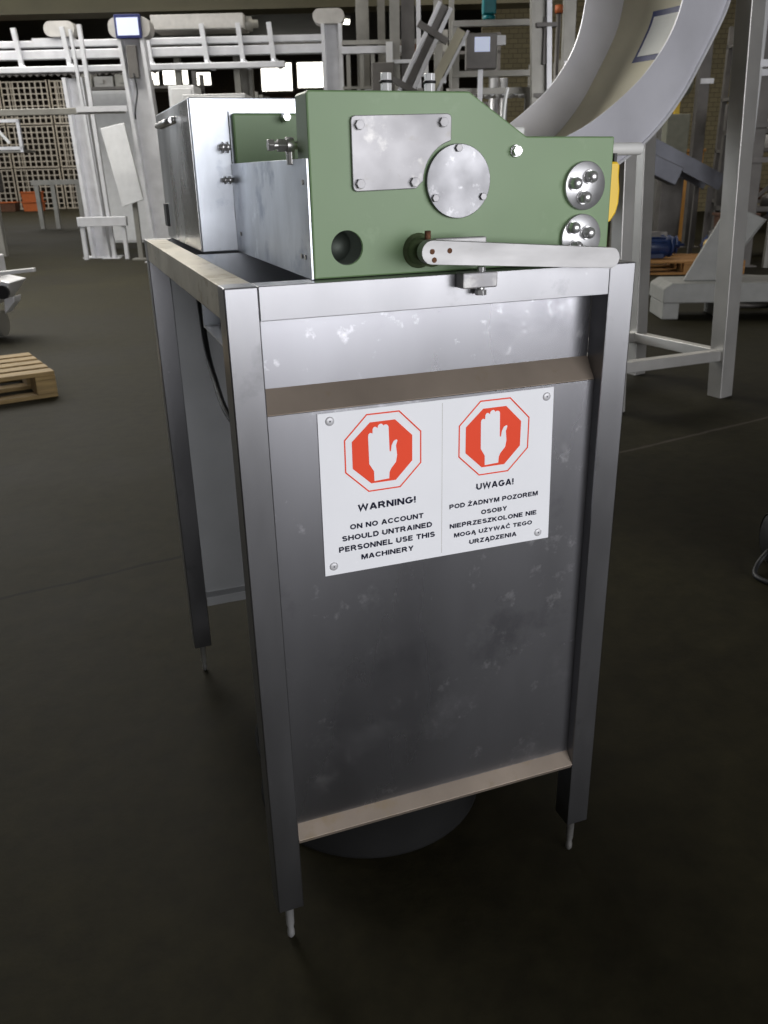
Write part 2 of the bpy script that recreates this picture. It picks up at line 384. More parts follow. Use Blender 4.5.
MB().sheet([(0.018, 0.2075), (0.0008, 0.1915), (0.004, 0.186)], T, W - T, 0.0016).build('lower_flange', M_LEDGE, stand, 0.0003, label='brownish lower flange')
MB().sheet([(0.800, H - T + 0.002), (0.800, 0.2), (0.786, 0.192), (0.786, 0.172)], T, W - T, 0.0016).build('rear_panel', mat('rear_sheet', (0.42, 0.43, 0.44), 0.5, 0.5, 0.12, 5), stand, 0.0008)
MB().box(T + 0.001, W - T - 0.001, 0.4285, 0.4305, 0.84, 0.9495).build('inner_baffle', M_GALV, stand, 0.0006)
# sloping drip tray seen through the open top
MB().prism([(0.05, 0.835), (0.426, 0.842), (0.426, 0.844), (0.05, 0.837)], T + .001, W - T - .001, axis='x').build('drip_tray', M_WSTEEL, stand)
# stop block on the front rail
sb = MB().box(0.2690, 0.3130, -0.0200, -0.0002, 0.9345, 0.9520).build('stop_block', M_PLATE, stand, 0.0015)
MB().cyl((0.296, -0.011, 0.951), (0.296, -0.011, 0.9575), 0.0052, 6).build('bolt', M_CHROME, sb, 0.0005)
MB().cyl((0.296, -0.011, 0.9345), (0.296, -0.011, 0.9315), 0.0045, 10).cyl((0.296, -0.011, 0.9315), (0.296, -0.011, 0.9255), 0.0068, 6).build('nut', M_CHROME, sb, 0.0005)
# black tub on the floor under the stand
t = MB(); t.lathe((0.245, 0.305, 0.0), (0, 0, 1), [(0, 0), (0.190, 0), (0.202, 0.006), (0.200, 0.012), (0.196, 0.015), (0.198, 0.115), (0.204, 0.12), (0.204, 0.128), (0.196, 0.128), (0.190, 0.02), (0, 0.02)], 56)
tag(t.build('round_tub', mat('dull_black_plastic', (0.006, 0.006, 0.006), 0.8, 0.0, 0.2, spec=0.15)), 'low black round tub on the dark floor underneath the steel stand', 'tub')
# black cable hanging inside the stand
cb = MB().tube(smooth_pts([(0.045, 0.70, 0.91), (0.058, 0.625, 0.895), (0.060, 0.602, 0.86), (0.060, 0.566, 0.779), (0.060, 0.509, 0.738), (0.062, 0.418, 0.70), (0.09, 0.33, 0.66), (0.14, 0.28, 0.60), (0.19, 0.25, 0.40), (0.2, 0.25, 0.13), (0.2, 0.25, 0.026)]), 0.0052, 10)
tag(cb.build('power_cable', M_BLACK), 'black power cable drooping inside the steel stand behind its front leg', 'cable')

# ------------------------------------------------------------------ the machine
mc = thing('skinning_machine', 'green painted machine head with silver lever, cover plates and steel guards', 'machine', (0, 0, H))
def mbuild(mb, name, m, parent=mc, bevel=0.0, label=None):
    o = mb.build(name, m, parent, bevel, label=label)
    if parent == mc: o.location = (0, 0, -H)      # part meshes are modelled in world height, the root sits on the stand
    return o
Y0, Y1 = 0.0245, 0.070
out = [(0.107, 0.9503), (0.4885, 0.9503), (0.4875, 1.094), (0.3685, 1.095), (0.2945, 1.141), (0.110, 1.141), (0.1075, 1.138)]
fp = mbuild(MB().prism(out, Y0, Y1), 'front_plate', M_GREEN, bevel=0.0018, label='green painted front plate')
cut = MB().cyl((0.1467, Y0 - 0.02, 0.9825), (0.1467, Y1 + 0.02, 0.9825), 0.0188, 40).build('cutter', M_GREEN, loc=(0, 0, 0))
bo = fp.modifiers.new('bore', 'BOOLEAN'); bo.object = cut; bo.operation = 'DIFFERENCE'; bo.solver = 'EXACT'
cut.parent = mc; cut.location = (0, 0, -H)
bpy.context.view_layer.update()
fme = bpy.data.meshes.new_from_object(fp.evaluated_get(bpy.context.evaluated_depsgraph_get()))
fp.modifiers.clear(); fp.data = fme; fme.name = 'front_plate'
bpy.data.objects.remove(cut)
mbuild(MB().lathe((0.1467, 0.069, 0.9825), (0, -1, 0), [(0, 0), (0.0187, 0.0), (0.0187, 0.0405), (0.0178, 0.0405), (0.0178, 0.002), (0, 0.002)], 40), 'bore', M_HOLE)
# rectangular cover plate with a bite for the disc
def arc(cx, cz, r, a0, a1, n=10): return [(cx + r * math.cos(math.radians(a0 + (a1 - a0) * i / n)), cz + r * math.sin(math.radians(a0 + (a1 - a0) * i / n))) for i in range(n + 1)]
pl = [(0.1545, 1.046), (0.1558, 1.0425), (0.159, 1.041), (0.229, 1.0425), (0.2345, 1.0475)] + arc(0.281, 1.0487, 0.0435, 178, 104) + [(0.2715, 1.0925), (0.2717, 1.1145), (0.2702, 1.1175), (0.2665, 1.1187), (0.159, 1.1168), (0.1555, 1.1155), (0.1543, 1.1120)]
cp = mbuild(MB().prism(pl, Y0 - 0.004, Y0), 'cover_plate', M_PLATE, bevel=0.0008, label='silver rectangular cover plate')
for (x, z) in ((0.1632, 1.1075), (0.2608, 1.1098), (0.2262, 1.0492), (0.1625, 1.0490)):
    o = MB().cyl((x, Y0 - 0.004, z), (x, Y0 - 0.0085, z), 0.0054, 6).cyl((x, Y0 - 0.0085, z), (x, Y0 - 0.0089, z), 0.0046, 16)
    o.build('bolt', M_PLATE, cp, 0.0005)
dc = mbuild(MB().cyl((0.2805, Y0, 1.0487), (0.2805, Y0 - 0.006, 1.0487), 0.0395, 56), 'disc_cover', M_DISC, bevel=0.0006, label='silver round cover disc')
for (x, z) in ((0.2790, 1.0835), (0.2508, 1.0318), (0.3105, 1.0318)):
    MB().cyl((x, Y0, z), (x, Y0 - 0.0095, z), 0.0043, 6).build('bolt', M_PLATE, dc, 0.0005)
MB_ = MB().cyl((0.3539, Y0, 1.0797), (0.3539, Y0 - 0.0025, 1.0797), 0.0068, 24).cyl((0.3539, Y0 - 0.0025, 1.0797), (0.3539, Y0 - 0.008, 1.0797), 0.0062, 6)
mbuild(MB_, 'bolt', M_CHROME, bevel=0.0006)
for (cx, cz, nuts) in ((0.4480, 1.0400, ((0.4312, 1.0430), (0.4522, 1.0498), (0.4452, 1.0270))), (0.4470, 0.9805, ((0.4325, 0.9928), (0.4535, 0.9862), (0.4380, 0.9705)))):
    r = mbuild(MB().lathe((cx, Y0, cz), (0, -1, 0), [(0.0275, 0), (0.0275, 0.0045), (0.0268, 0.0050), (0, 0.0050)], 48), 'bearing_disc', mat('bright_disc', (0.50, 0.50, 0.51), 0.34, 0.8, 0.15, 40, 0.1), label='silver round disc with three dome nuts')
    for (x, z) in nuts:
        d = MB().cyl((x, Y0 - 0.005, z), (x, Y0 - 0.0065, z), 0.0082, 24).cyl((x, Y0 - 0.0065, z), (x, Y0 - 0.011, z), 0.0072, 6)
        d.lathe((x, Y0 - 0.011, z), (0, -1, 0), [(0.0070, 0), (0.0070, 0.001), (0.0062, 0.0042), (0.0040, 0.0064), (0.002, 0.0071), (0, 0.0073)], 20)
        d.build('dome_nut', M_CHROME, r, 0.0004)
# shaft hub and lever
mbuild(MB().lathe((0.2330, Y0, 0.9755), (0, -1, 0), [(0.0195, 0), (0.0195, 0.002), (0.0165, 0.004), (0.0150, 0.006), (0.0150, 0.040), (0, 0.040)], 36), 'shaft_hub', M_DARKGREEN, label='worn dark green shaft hub')
a, b = Vector((0.2270, 0, 0.9775)), Vector((0.4580, 0, 0.9600))
ang = math.atan2(b.z - a.z, b.x - a.x); r = 0.0128; pts = []
for i in range(13):
    t = ang + PI / 2 + PI * i / 12; pts.append((a.x + r * math.cos(t), a.z + r * math.sin(t)))
for i in range(13):
    t = ang - PI / 2 + PI * i / 12; pts.append((b.x + (r - .001) * math.cos(t), b.z + (r - .001) * math.sin(t)))
lv = mbuild(MB().prism(pts, -0.030, -0.0155), 'lever_handle', M_HANDLE, bevel=0.0015, label='bare silver lever handle')
MB().box(0.236, 0.300, -0.0155, -0.006, 0.972, 0.9905).build('backing_bar', M_HANDLE, lv, 0.0015)
for (x, z) in ((0.2265, 0.9785), (0.2475, 0.9785), (0.2290, 0.9695)):
    MB().cyl((x, -0.0298, z), (x, -0.0303, z), 0.0030, 12).build('pin', M_RUST, lv, label='rusty pin end')
MB().cyl((0.2305, -0.008, 0.984), (0.2305, -0.008, 0.999), 0.0035, 10).build('set_screw', M_RUST, lv, label='rusty set screw')
# studs with nuts on the top edge
for x in (0.2045, 0.2560):
    o = MB().cyl((x, 0.046, 1.140), (x, 0.046, 1.150), 0.0062, 6).cyl((x, 0.046, 1.150), (x, 0.046, 1.1525), 0.0035, 12).cyl((x, 0.046, 1.1525), (x, 0.046, 1.160), 0.0062, 6)
    mbuild(MB().cyl((x, 0.046, 1.1500), (x, 0.046, 1.1525), 0.0072, 20), 'washer', M_BLACK, label='black washer')
    mbuild(o, 'stud', mat('zinc_nut', (0.80, 0.80, 0.80), 0.35, 0.35, 0.05), bevel=0.0005)
# left steel side guard
sg = mbuild(MB().box(0.1040, 0.1066, 0.0245, 0.4385, 0.9503, 1.0755), 'side_guard', M_GALV, bevel=0.0004, label='galvanised side guard sheet')
for (y, z) in ((0.040, 1.052), (0.045, 0.973), (0.405, 0.978), (0.06, 0.973)):
    MB().cyl((0.1040, y, z), (0.1024, y, z), 0.0028, 12).build('rivet', M_BOLT, sg)
# rear green bearing block and machine body
mbuild(MB().box(0.1085, 0.478, 0.425, 0.4395, 0.975, 1.143), 'rear_plate', M_GREEN, bevel=0.003, label='green painted rear plate')
mbuild(MB().box(0.1072, 0.480, 0.0705, 0.424, 0.957, 1.045), 'body', M_DIRTY, bevel=0.002)
for y, z, rr in ((0.10, 1.068, 0.016), (0.2, 1.060, 0.013)):
    mbuild(MB().cyl((0.13, y, z), (0.46, y, z), rr, 24), 'roller', M_DISC)
mbuild(MB().box(0.372, 0.400, 0.085, 0.14, 1.045, 1.108), 'sensor_block', M_WPLAST, bevel=0.003)
mbuild(MB().tube(smooth_pts([(0.3785, 0.10, 1.10), (0.3775, 0.10, 1.118), (0.3790, 0.10, 1.138), (0.3822, 0.10, 1.152)]), [0.0022] * 18 + [0.0012], 8), 'tie_tail', M_WPLAST, label='white cable tie tail')
# tie bolt on the left of the front plate
o = MB().cyl((0.107, 0.085, 1.090), (0.0985, 0.085, 1.090), 0.0085, 20).cyl((0.098, 0.085, 1.090), (0.089, 0.085, 1.090), 0.0072, 6).cyl((0.12, 0.085, 1.090), (0.081, 0.085, 1.090), 0.0042, 12).cyl((0.0845, 0.085, 1.0905), (0.078, 0.085, 1.0905), 0.0066, 6)
o.cyl((0.1035, 0.085, 1.094), (0.1035, 0.085, 1.070), 0.0052, 8)
mbuild(o, 'tie_bolt', M_BOLT, bevel=0.0005)
mbuild(MB().cyl((0.185, 0.405, 1.137), (0.185, 0.4255, 1.137), 0.006, 6), 'bolt', M_CHROME)
# white bar and yellow strap on the right
mbuild(MB().cyl((0.470, 0.105, 1.0815), (0.584, 0.105, 1.0815), 0.0078, 24), 'push_bar', M_WPLAST, bevel=0.0015, label='white plastic bar end')
mbuild(MB().box(0.520, 0.524, 0.069, 0.073, 1.0645, 1.076), 'strap_hook', M_BLACK)
yb = [(0.4885, 0.998), (0.512, 0.992), (0.5195, 0.995), (0.5265, 1.004), (0.5300, 1.017), (0.5300, 1.033), (0.5275, 1.048), (0.5275, 1.062), (0.523, 1.0665), (0.512, 1.0655), (0.4885, 1.065)]
mbuild(MB().prism(yb, 0.066, 0.076), 'yellow_tab', M_YELLOW, bevel=0.0025, label='yellow plastic tab')
# rear galvanised guard box
gb = thing('guard_box', 'shiny galvanised sheet steel box standing on the stand behind the green machine', 'guard', (0.05, 0.4415, H))
o = MB(); o.box(0, 0.285, 0.0, 0.405, 0.001, 0.2145)
o.build('housing', M_GALV, gb, 0.0015)
MB().box(-0.0012, 0.0, 0.004, 0.400, 0.002, 0.212).build('side_sheet', M_MIRROR, gb, 0.0004, label='dented shiny side sheet')
o = MB().cyl((-0.007, 0.15, 0.193), (-0.007, 0.34, 0.193), 0.005, 12).cyl((-0.007, 0.15, 0.193), (0.0, 0.15, 0.193), 0.005, 12).cyl((-0.007, 0.34, 0.193), (0, 0.34, 0.193), 0.005, 12)
o.build('grab_bar', M_CHROME, gb)
MB().box(-0.006, 0.001, 0.355, 0.39, 0.022, 0.062).build('latch', M_BLACK, gb, 0.001, label='black rubber latch')
for z, r in ((0.1478, 0.0075), (0.1030, 0.0055)):
    o = MB().cyl((0.045, -0.001, z), (0.045, -0.006, z), r * 0.7, 6).cyl((0.036, -0.008, z), (0.0535, -0.008, z), r * 0.62, 6).cyl((0.041, -0.008, z), (0.0435, -0.008, z), r, 16).cyl((0.048, -0.008, z), (0.0505, -0.008, z), r * 1.05, 16)
    o.build('latch_bolt', M_CHROME, gb, 0.0004)
MB().box(0.0552, 0.0566, -0.0012, 0.0, 0.001, 0.196).build('seam', M_BLACK, gb, label='dark seam')

# ------------------------------------------------------------------ the warning sign
SY_ = 0.0163                          # front of the panel
sx0, sx1, sz0, sz1 = 0.0993, 0.4190, 0.5870, 0.7985
sign = thing('warning_sign', 'white bilingual WARNING and UWAGA sign with two red stop hands, riveted to the front panel', 'sign', ((sx0 + sx1) / 2, SY_ - 0.0008, sz0))
OFF = -Vector(((sx0 + sx1) / 2, SY_ - 0.0008, sz0))
def sbuild(mb, name, m, parent=sign, label=None):
    o = mb.build(name, m, parent, label=label)
    if parent == sign: o.location = OFF
    return o
FY = SY_ - 0.0016                     # front of the board
sbuild(MB().prism([(sx0, sz0), (sx1 + .002, sz0 - .0015), (sx1 - .002, sz1), (sx0, sz1)], FY, SY_ - 0.0002), 'board', M_SIGN)
sbuild(MB().box(0.2594, 0.2600, FY - 0.00012, FY, sz0 + 0.004, sz1 - 0.004), 'divider', M_GREY, label='thin grey dividing line')
oct_o = [(0.1601, 0.7920), (0.2026, 0.7918), (0.2314, 0.7624), (0.2312, 0.7210), (0.2026, 0.6922), (0.1602, 0.6922), (0.1305, 0.7211), (0.1306, 0.7625)]
cx, cz = 0.1809, 0.7421
oct_i = [(cx + (x - cx) * 0.965, cz + (z - cz) * 0.965) for x, z in oct_o]
oct_f = [(0.1643, 0.7811), (0.1968, 0.7811), (0.2192, 0.7586), (0.2189, 0.7257), (0.1966, 0.7030), (0.1640, 0.7030), (0.1405, 0.7252), (0.1405, 0.7593)]
hand = [(0.1682, 0.7055), (0.1679, 0.7185), (0.162, 0.7284), (0.1614, 0.7635), (0.1620, 0.7665), (0.1640, 0.7680), (0.1660, 0.7675), (0.1672, 0.7668), (0.1675, 0.7725), (0.1688, 0.7745), (0.1708, 0.7750), (0.1728, 0.7740), (0.1738, 0.7725), (0.1745, 0.7758), (0.1762, 0.7775), (0.1785, 0.7779), (0.1806, 0.7768), (0.1815, 0.7750), (0.1830, 0.7762), (0.1852, 0.7762), (0.1872, 0.7750), (0.188, 0.7730), (0.1888, 0.742), (0.1900, 0.7410), (0.1908, 0.7424), (0.1916, 0.7487), (0.1943, 0.754), (0.1975, 0.7556), (0.1988, 0.7552), (0.1993, 0.7541), (0.1973, 0.748), (0.1986, 0.7357), (0.197, 0.7267), (0.1906, 0.7194), (0.1882, 0.7146), (0.1877, 0.7064)]
for dx in (0.0, 0.1517):
    sh = lambda L: [(x + dx, z - (0.0002 if dx else 0)) for x, z in L]
    e = sbuild(MB().prism(sh(oct_o), FY - 0.00025, FY - 0.00005, holes=[sh(oct_i)]), 'octagon_outline', M_RED, label='thin red octagon outline')
    e = sbuild(MB().prism(sh(oct_f), FY - 0.00025, FY - 0.00005), 'stop_octagon', M_RED, label='solid red octagon')
    hd = MB().prism(sh(hand), FY - 0.00045, FY - 0.00025).build('hand_symbol', M_SIGN, e, label='white raised hand')
K = 0.10      # half stroke of the bold capitals (cap height 1)
def ell(cx, cz, rx, rz, a0, a1, n=10): return [(cx + rx * math.cos(math.radians(a0 + (a1 - a0) * i / n)), cz + rz * math.sin(math.radians(a0 + (a1 - a0) * i / n))) for i in range(n + 1)]
k1 = 1 - K
GL = {   # centre lines of the strokes; width, list of polylines
 'A': (0.98, [[(0.10, 0), (0.44, k1), (0.54, k1), (0.88, 0)], [(0.24, 0.30), (0.74, 0.30)]]),
 'B': (0.86, [[(K, K), (K, k1), (0.5, k1)] + ell(0.48, 0.72, 0.22, 0.18, 90, -90) + [(K, 0.54)], [(0.45, 0.54)] + ell(0.50, 0.32, 0.26, 0.22, 90, -90) + [(K, K)]]),
 'C': (0.92, [ell(0.50, 0.5, 0.40, 0.40, 35, 325, 18)]),
 'D': (0.90, [[(K, K), (K, k1), (0.42, k1)] + ell(0.42, 0.5, 0.38, 0.40, 90, -90, 14) + [(K, K)]]),
 'E': (0.80, [[(0.76, k1), (K, k1), (K, K), (0.78, K)], [(K, 0.52), (0.70, 0.52)]]),
 'G': (1.00, [ell(0.50, 0.5, 0.40, 0.40, 40, 345, 18) + [(0.90, 0.44), (0.56, 0.44)]]),
 'H': (0.90, [[(K, 0), (K, 1)], [(0.80, 0), (0.80, 1)], [(K, 0.52), (0.80, 0.52)]]),
 'I': (0.20, [[(K, 0), (K, 1)]]),
 'K': (0.92, [[(K, 0), (K, 1)], [(0.78, 1), (0.16, 0.42)], [(0.36, 0.56), (0.82, 0)]]),
 'L': (0.76, [[(K, 1), (K, K), (0.74, K)]]),
 'M': (1.06, [[(K, 0), (K, k1), (0.20, k1), (0.53, 0.10), (0.86, k1), (0.96, k1), (0.96, 0)]]),
 'N': (0.90, [[(K, 0), (K, k1), (0.16, k1), (0.74, K), (0.80, K), (0.80, 1)]]),
 'O': (1.00, [ell(0.50, 0.5, 0.40, 0.40, 0, 360, 22)]),
 'P': (0.84, [[(K, 0), (K, k1), (0.48, k1)] + ell(0.48, 0.67, 0.25, 0.23, 90, -90) + [(K, 0.44)]]),
 'R': (0.94, [[(K, 0), (K, k1), (0.50, k1)] + ell(0.50, 0.69, 0.25, 0.21, 90, -90) + [(K, 0.48)], [(0.46, 0.46), (0.60, 0.36), (0.84, 0)]]),
 'S': (0.86, [ell(0.43, 0.71, 0.30, 0.19, 20, 250, 12) + ell(0.44, 0.30, 0.33, 0.20, 70, -160, 12)]),
 'T': (0.84, [[(0, k1), (0.84, k1)], [(0.42, 0), (0.42, 0.9)]]),
 'U': (0.90, [[(K, 1), (K, 0.42)] + ell(0.45, 0.42, 0.35, 0.32, 180, 360, 12) + [(0.80, 1)]]),
 'W': (1.34, [[(0.10, 1), (0.34, 0.10), (0.67, 0.93), (1.00, 0.10), (1.24, 1)]]),
 'Y': (0.92, [[(0.10, 1), (0.46, 0.46), (0.82, 1)], [(0.46, 0), (0.46, 0.48)]]),
 'Z': (0.82, [[(0.05, k1), (0.68, k1), (0.12, K), (0.80, K)]]),
 '!': (0.22, [[(0.11, 0.30), (0.11, 1)], [(0.11, 0), (0.11, 0.18)]]),
 ' ': (0.30, []),
}
GL['\u017b'] = (0.82, GL['Z'][1] + [[(0.41, 1.10), (0.41, 1.28)]])
GL['\u0104'] = (0.98, GL['A'][1] + [[(0.86, 0.02), (0.78, -0.16), (0.94, -0.22)]])
GL['\u0106'] = (0.92, GL['C'][1] + [[(0.44, 1.10), (0.62, 1.30)]])
def stroke(mb, pts, h, X):
    """one bold stroke: a mitred ribbon along the polyline"""
    P = [Vector(p) for p in pts]; n = len(P); Lf, Rt = [], []
    closed = (P[0] - P[-1]).length < 1e-4
    for i in range(n):
        a = P[i - 1] if i else (P[n - 2] if closed else None); b = P[i + 1] if i < n - 1 else (P[1] if closed else None)
        d1 = (P[i] - a).normalized() if a is not None else (b - P[i]).normalized()
        d2 = (b - P[i]).normalized() if b is not None else d1
        t = (d1 + d2).normalized(); m = Vector((-t.y, t.x)); nn = Vector((-d1.y, d1.x))
        k = h / max(0.45, m.dot(nn)); Lf.append(P[i] + m * k); Rt.append(P[i] - m * k)
    vl = [mb.bm.verts.new(X(p)) for p in Lf]; vr = [mb.bm.verts.new(X(p)) for p in Rt]
    for i in range(n - 1): mb.bm.faces.new((vr[i], vr[i + 1], vl[i + 1], vl[i]))
def text_line(s, x0, x1, zb, zt):
    gap = 0.16; tot = sum(GL[c][0] + gap for c in s) - gap
    kx = (x1 - x0) / tot; kz = zt - zb; x = 0.0; mb = MB()
    for c in s:
        wd, polys = GL[c]
        for p in polys:
            hh = 0.125
            stroke(mb, p, hh, lambda q, x=x: Vector((x0 + (x + q.x) * kx, FY - 0.0003, zb + q.y * kz)))
        x += wd + gap
    o = sbuild(mb, 'text_line', M_INK, label='dark line of text reading ' + s)
    return o
for s, x0, x1, zb, zt in (('WARNING!', 0.1455, 0.2231, 0.6686, 0.6772), ('ON NO ACCOUNT', 0.1344, 0.2338, 0.6456, 0.6523),
        ('SHOULD UNTRAINED', 0.1233, 0.2457, 0.6311, 0.6380), ('PERSONNEL USE THIS', 0.1187, 0.2498, 0.6165, 0.6237), ('MACHINERY', 0.1480, 0.2197, 0.6020, 0.6088),
        ('UWAGA!', 0.3087, 0.3632, 0.6726, 0.6810), ('POD ŻADNYM POZOREM', 0.2705, 0.4008, 0.6514, 0.6576), ('OSOBY', 0.3167, 0.3549, 0.6368, 0.6430),
        ('NIEPRZESZKOLONE NIE', 0.2712, 0.4004, 0.6237, 0.6299), ('MOGĄ UŻYWAĆ TEGO', 0.2777, 0.3941, 0.6101, 0.6159), ('URZĄDZENIA', 0.3001, 0.3709, 0.5965, 0.6027)):
    text_line(s, x0, x1, zb, zt)
for x, z in ((0.1141, 0.7883), (0.4069, 0.7868), (0.1109, 0.5989), (0.4043, 0.5961)):
    rv = sbuild(MB().lathe((x, FY + 0.0003, z), (0, -1, 0), [(0.0058, 0), (0.0055, 0.0010), (0.0038, 0.0017), (0.0014, 0.0018), (0, 0.0018)], 28), 'rivet', mat('pale_rivet', (0.62, 0.62, 0.64), 0.45, 0.3), label='silver rivet')
    MB().cyl((x, FY - 0.0014, z), (x, FY - 0.0017, z), 0.0010, 10).build('rivet_core', M_INK, rv, label='dark rivet core')

# ------------------------------------------------------------------ swan-neck conveyor on the right
A28 = math.radians(28)
EX = Vector((-math.cos(A28), -math.sin(A28), 0)); EY = Vector((-math.sin(A28), math.cos(A28), 0))
sw = hthing('swan_neck_conveyor', 'large curved stainless swan-neck conveyor trough on square legs to the right of the machine', 'conveyor', 1.6, 4.05)
def SW(s, w, z): return EX * s + EY * w + Vector((0, 0, z))
inner = smooth_pts([(0.405, 2.35, 0), (0.425, 2.0, 0), (0.445, 1.80, 0), (0.469, 1.655, 0), (0.500, 1.568, 0), (0.542, 1.497, 0), (0.620, 1.406, 0), (0.706, 1.334, 0), (0.850, 1.240, 0), (0.970, 1.182, 0), (1.112, 1.137, 0), (1.35, 1.085, 0), (1.6, 1.06, 0)], 5)
outer = smooth_pts([(0.150, 2.35, 0), (0.175, 2.0, 0), (0.200, 1.80, 0), (0.228, 1.66, 0), (0.270, 1.570, 0), (0.343, 1.450, 0), (0.418, 1.335, 0), (0.515, 1.226, 0), (0.629, 1.134, 0), (0.779, 1.050, 0), (0.970, 0.975, 0), (1.25, 0.91, 0), (1.55, 0.88, 0)], 5)
def strip(mb, A, B, w0, w1, f0=0.0, f1=1.0):
    rings = []
    for p, q in zip(A, B):
        a = p.lerp(q, f0); b = p.lerp(q, f1)
        rings.append([mb.bm.verts.new(SW(a.x, w0, a.y)), mb.bm.verts.new(SW(b.x, w0, b.y)), mb.bm.verts.new(SW(b.x, w1, b.y)), mb.bm.verts.new(SW(a.x, w1, a.y))])
    for R, S in zip(rings, rings[1:]):
        for i in range(4): 
            f = mb.bm.faces.new((R[i], R[(i + 1) % 4], S[(i + 1) % 4], S[i])); f.smooth = True
    mb.bm.faces.new(rings[0]); mb.bm.faces.new(rings[-1]); return mb
def split_edges(o):
    m = o.modifiers.new('split', 'EDGE_SPLIT'); m.split_angle = math.radians(50); return o
split_edges(strip(MB(), inner, outer, 0, 0.006).build('side_wall', M_CHUTE, sw))
split_edges(strip(MB(), inner, outer, 0.6, 0.606).build('side_wall', M_CHUTE, sw))
split_edges(strip(MB(), inner, outer, 0.006, 0.6, 0.90, 0.925).build('belt', M_CREAM, sw, label='cream conveyor belt'))
split_edges(strip(MB(), inner, outer, -0.012, 0.03, 0.985, 1.03).build('lower_lip', M_WSTEEL, sw))
# label sheet stuck on the belt
def bedpt(s_idx, w): 
    p = inner[s_idx].lerp(outer[s_idx], 0.885); return SW(p.x, w, p.y)
def label_quad(mb, i0, i1, w0, w1, lift):
    rows = []
    for i in range(i0, i1 + 1):
        p = inner[i].lerp(outer[i], 0.895 - lift); rows.append([mb.bm.verts.new(SW(p.x, w0, p.y)), mb.bm.verts.new(SW(p.x, w1, p.y))])
    for R, S in zip(rows, rows[1:]): mb.bm.faces.new((R[0], R[1], S[1], S[0]))
    return mb
l1 = label_quad(MB(), 14, 24, 0.215, 0.390, 0.0).build('label_sheet', M_BLUEF, sw, label='blue label border')
l1.modifiers.new('thick', 'SOLIDIFY').thickness = 0.002
l2 = label_quad(MB(), 15, 23, 0.232, 0.373, 0.012).build('label_paper', M_PAPER, l1, label='white label paper')
l2.modifiers.new('thick', 'SOLIDIFY').thickness = 0.002
def swleg(s0, w0, s1, w1, ztop, th=0.075):
    return MB().beam(SW(s0, w0, 0), SW(s1, w1, ztop), th, th, up=EY).build('leg', M_SWLEG, sw, 0.003)
swleg(-0.03, 0.0, 0.135, 0.0, 2.3, 0.082)
swleg(0.60, 0.045, 0.66, 0.045, 1.10, 0.065)
swleg(-0.03, 0.58, 0.12, 0.58, 2.3, 0.075)
swleg(0.60, 0.55, 0.66, 0.55, 1.10, 0.065)
for a, b in ((SW(0, 0, 0.205), SW(0.60, 0.045, 0.205)), (SW(0, 0.04, 0.205), SW(0, 0.58, 0.205)), (SW(0, 0.58, 0.205), SW(0.6, 0.55, 0.205)), (SW(0.6, 0.045, 0.205), SW(0.6, 0.55, 0.205))):
    MB().beam(a, b, 0.05, 0.05).build('cross_brace', M_SWLEG, sw, 0.003)

# ------------------------------------------------------------------ pallets, motors, sheet metal on the right
def pallet(name, label, u, v, rot, m, L=1.0, Wd=0.8, n=6, group=None):
    p = hthing(name, label, 'pallet', u, v, 0, rot, group)
    for i in range(n):
        y = Wd * i / (n - 1) * (1 - 0.1 / Wd) + 0.05
        MB().box(0, L, y - 0.045, y + 0.045, 0.112, 0.134).build('deck_board', m, p, 0.003)
    for x in (0.0, L / 2 - 0.05, L - 0.1):
        MB().box(x, x + 0.1, 0, Wd, 0.093, 0.1118).build('stringer_board', m, p, 0.003)
        for y in (0.0, Wd / 2 - 0.07, Wd - 0.14):
            MB().box(x, x + 0.1, y, y + 0.14, 0.0202, 0.0928).build('block', m, p, 0.003)
    for y in (0.0, Wd / 2 - 0.05, Wd - 0.1):
        MB().box(0, L, y, y + 0.1, 0.0, 0.02).build('bottom_board', m, p, 0.003)
    return p
pallet('wooden_pallet', 'bare wooden pallet lying empty on the floor at the left edge', -2.56, 3.775, math.radians(33), M_WOOD, 1.0, 0.62, 5)
pallet('wooden_pallet', 'orange toned wooden pallet carrying the blue motors', 2.55, 9.0, math.radians(-6), M_WOOD2, 1.1, 0.8, 6)
def motor(label, u, v, z, rot, s=1.0, brass=False):
    m = hthing('electric_motor', label, 'motor', u, v, z, rot, 'blue motors on the pallet')
    b = MB(); b.lathe((-0.2 * s, 0, 0.12 * s), (1, 0, 0), [(0, 0), (0.10 * s, 0), (0.115 * s, 0.03 * s), (0.115 * s, 0.30 * s), (0.10 * s, 0.33 * s), (0.05 * s, 0.34 * s), (0, 0.34 * s)], 24)
    for k in range(12):
        a = 2 * PI * k / 12; b.box(-0.15 * s, 0.08 * s, -0.004, 0.004, 0.11 * s, 0.13 * s, Matrix.Translation((0, 0, 0.12 * s)) @ Matrix.Rotation(a, 4, 'X'))
    b.build('body', M_BLUEM, m)
    MB().box(-0.12 * s, 0.05 * s, -0.11 * s, 0.11 * s, 0.0, 0.05 * s).build('base', M_BLUEM, m, 0.004)
    MB().box(-0.1 * s, 0.02 * s, -0.05 * s, 0.05 * s, 0.22 * s, 0.29 * s).build('terminal_box', M_DSTEEL, m, 0.004)
    f = MB().lathe((0.14 * s, 0, 0.12 * s), (1, 0, 0), [(0, 0), (0.118 * s, 0), (0.118 * s, 0.02 * s), (0.05 * s, 0.03 * s), (0.05 * s, 0.06 * s), (0.02 * s, 0.06 * s), (0.02 * s, 0.12 * s), (0, 0.12 * s)], 24)
    f.build('flange', M_BRASS if brass else M_BLUEM, m)
motor('blue motor at the left end of the orange pallet behind the conveyor leg', 2.84, 9.25, 0.146, 0.1, 0.9)
motor('blue motor in the middle of the orange pallet', 3.02, 9.58, 0.146, -0.1, 0.8)
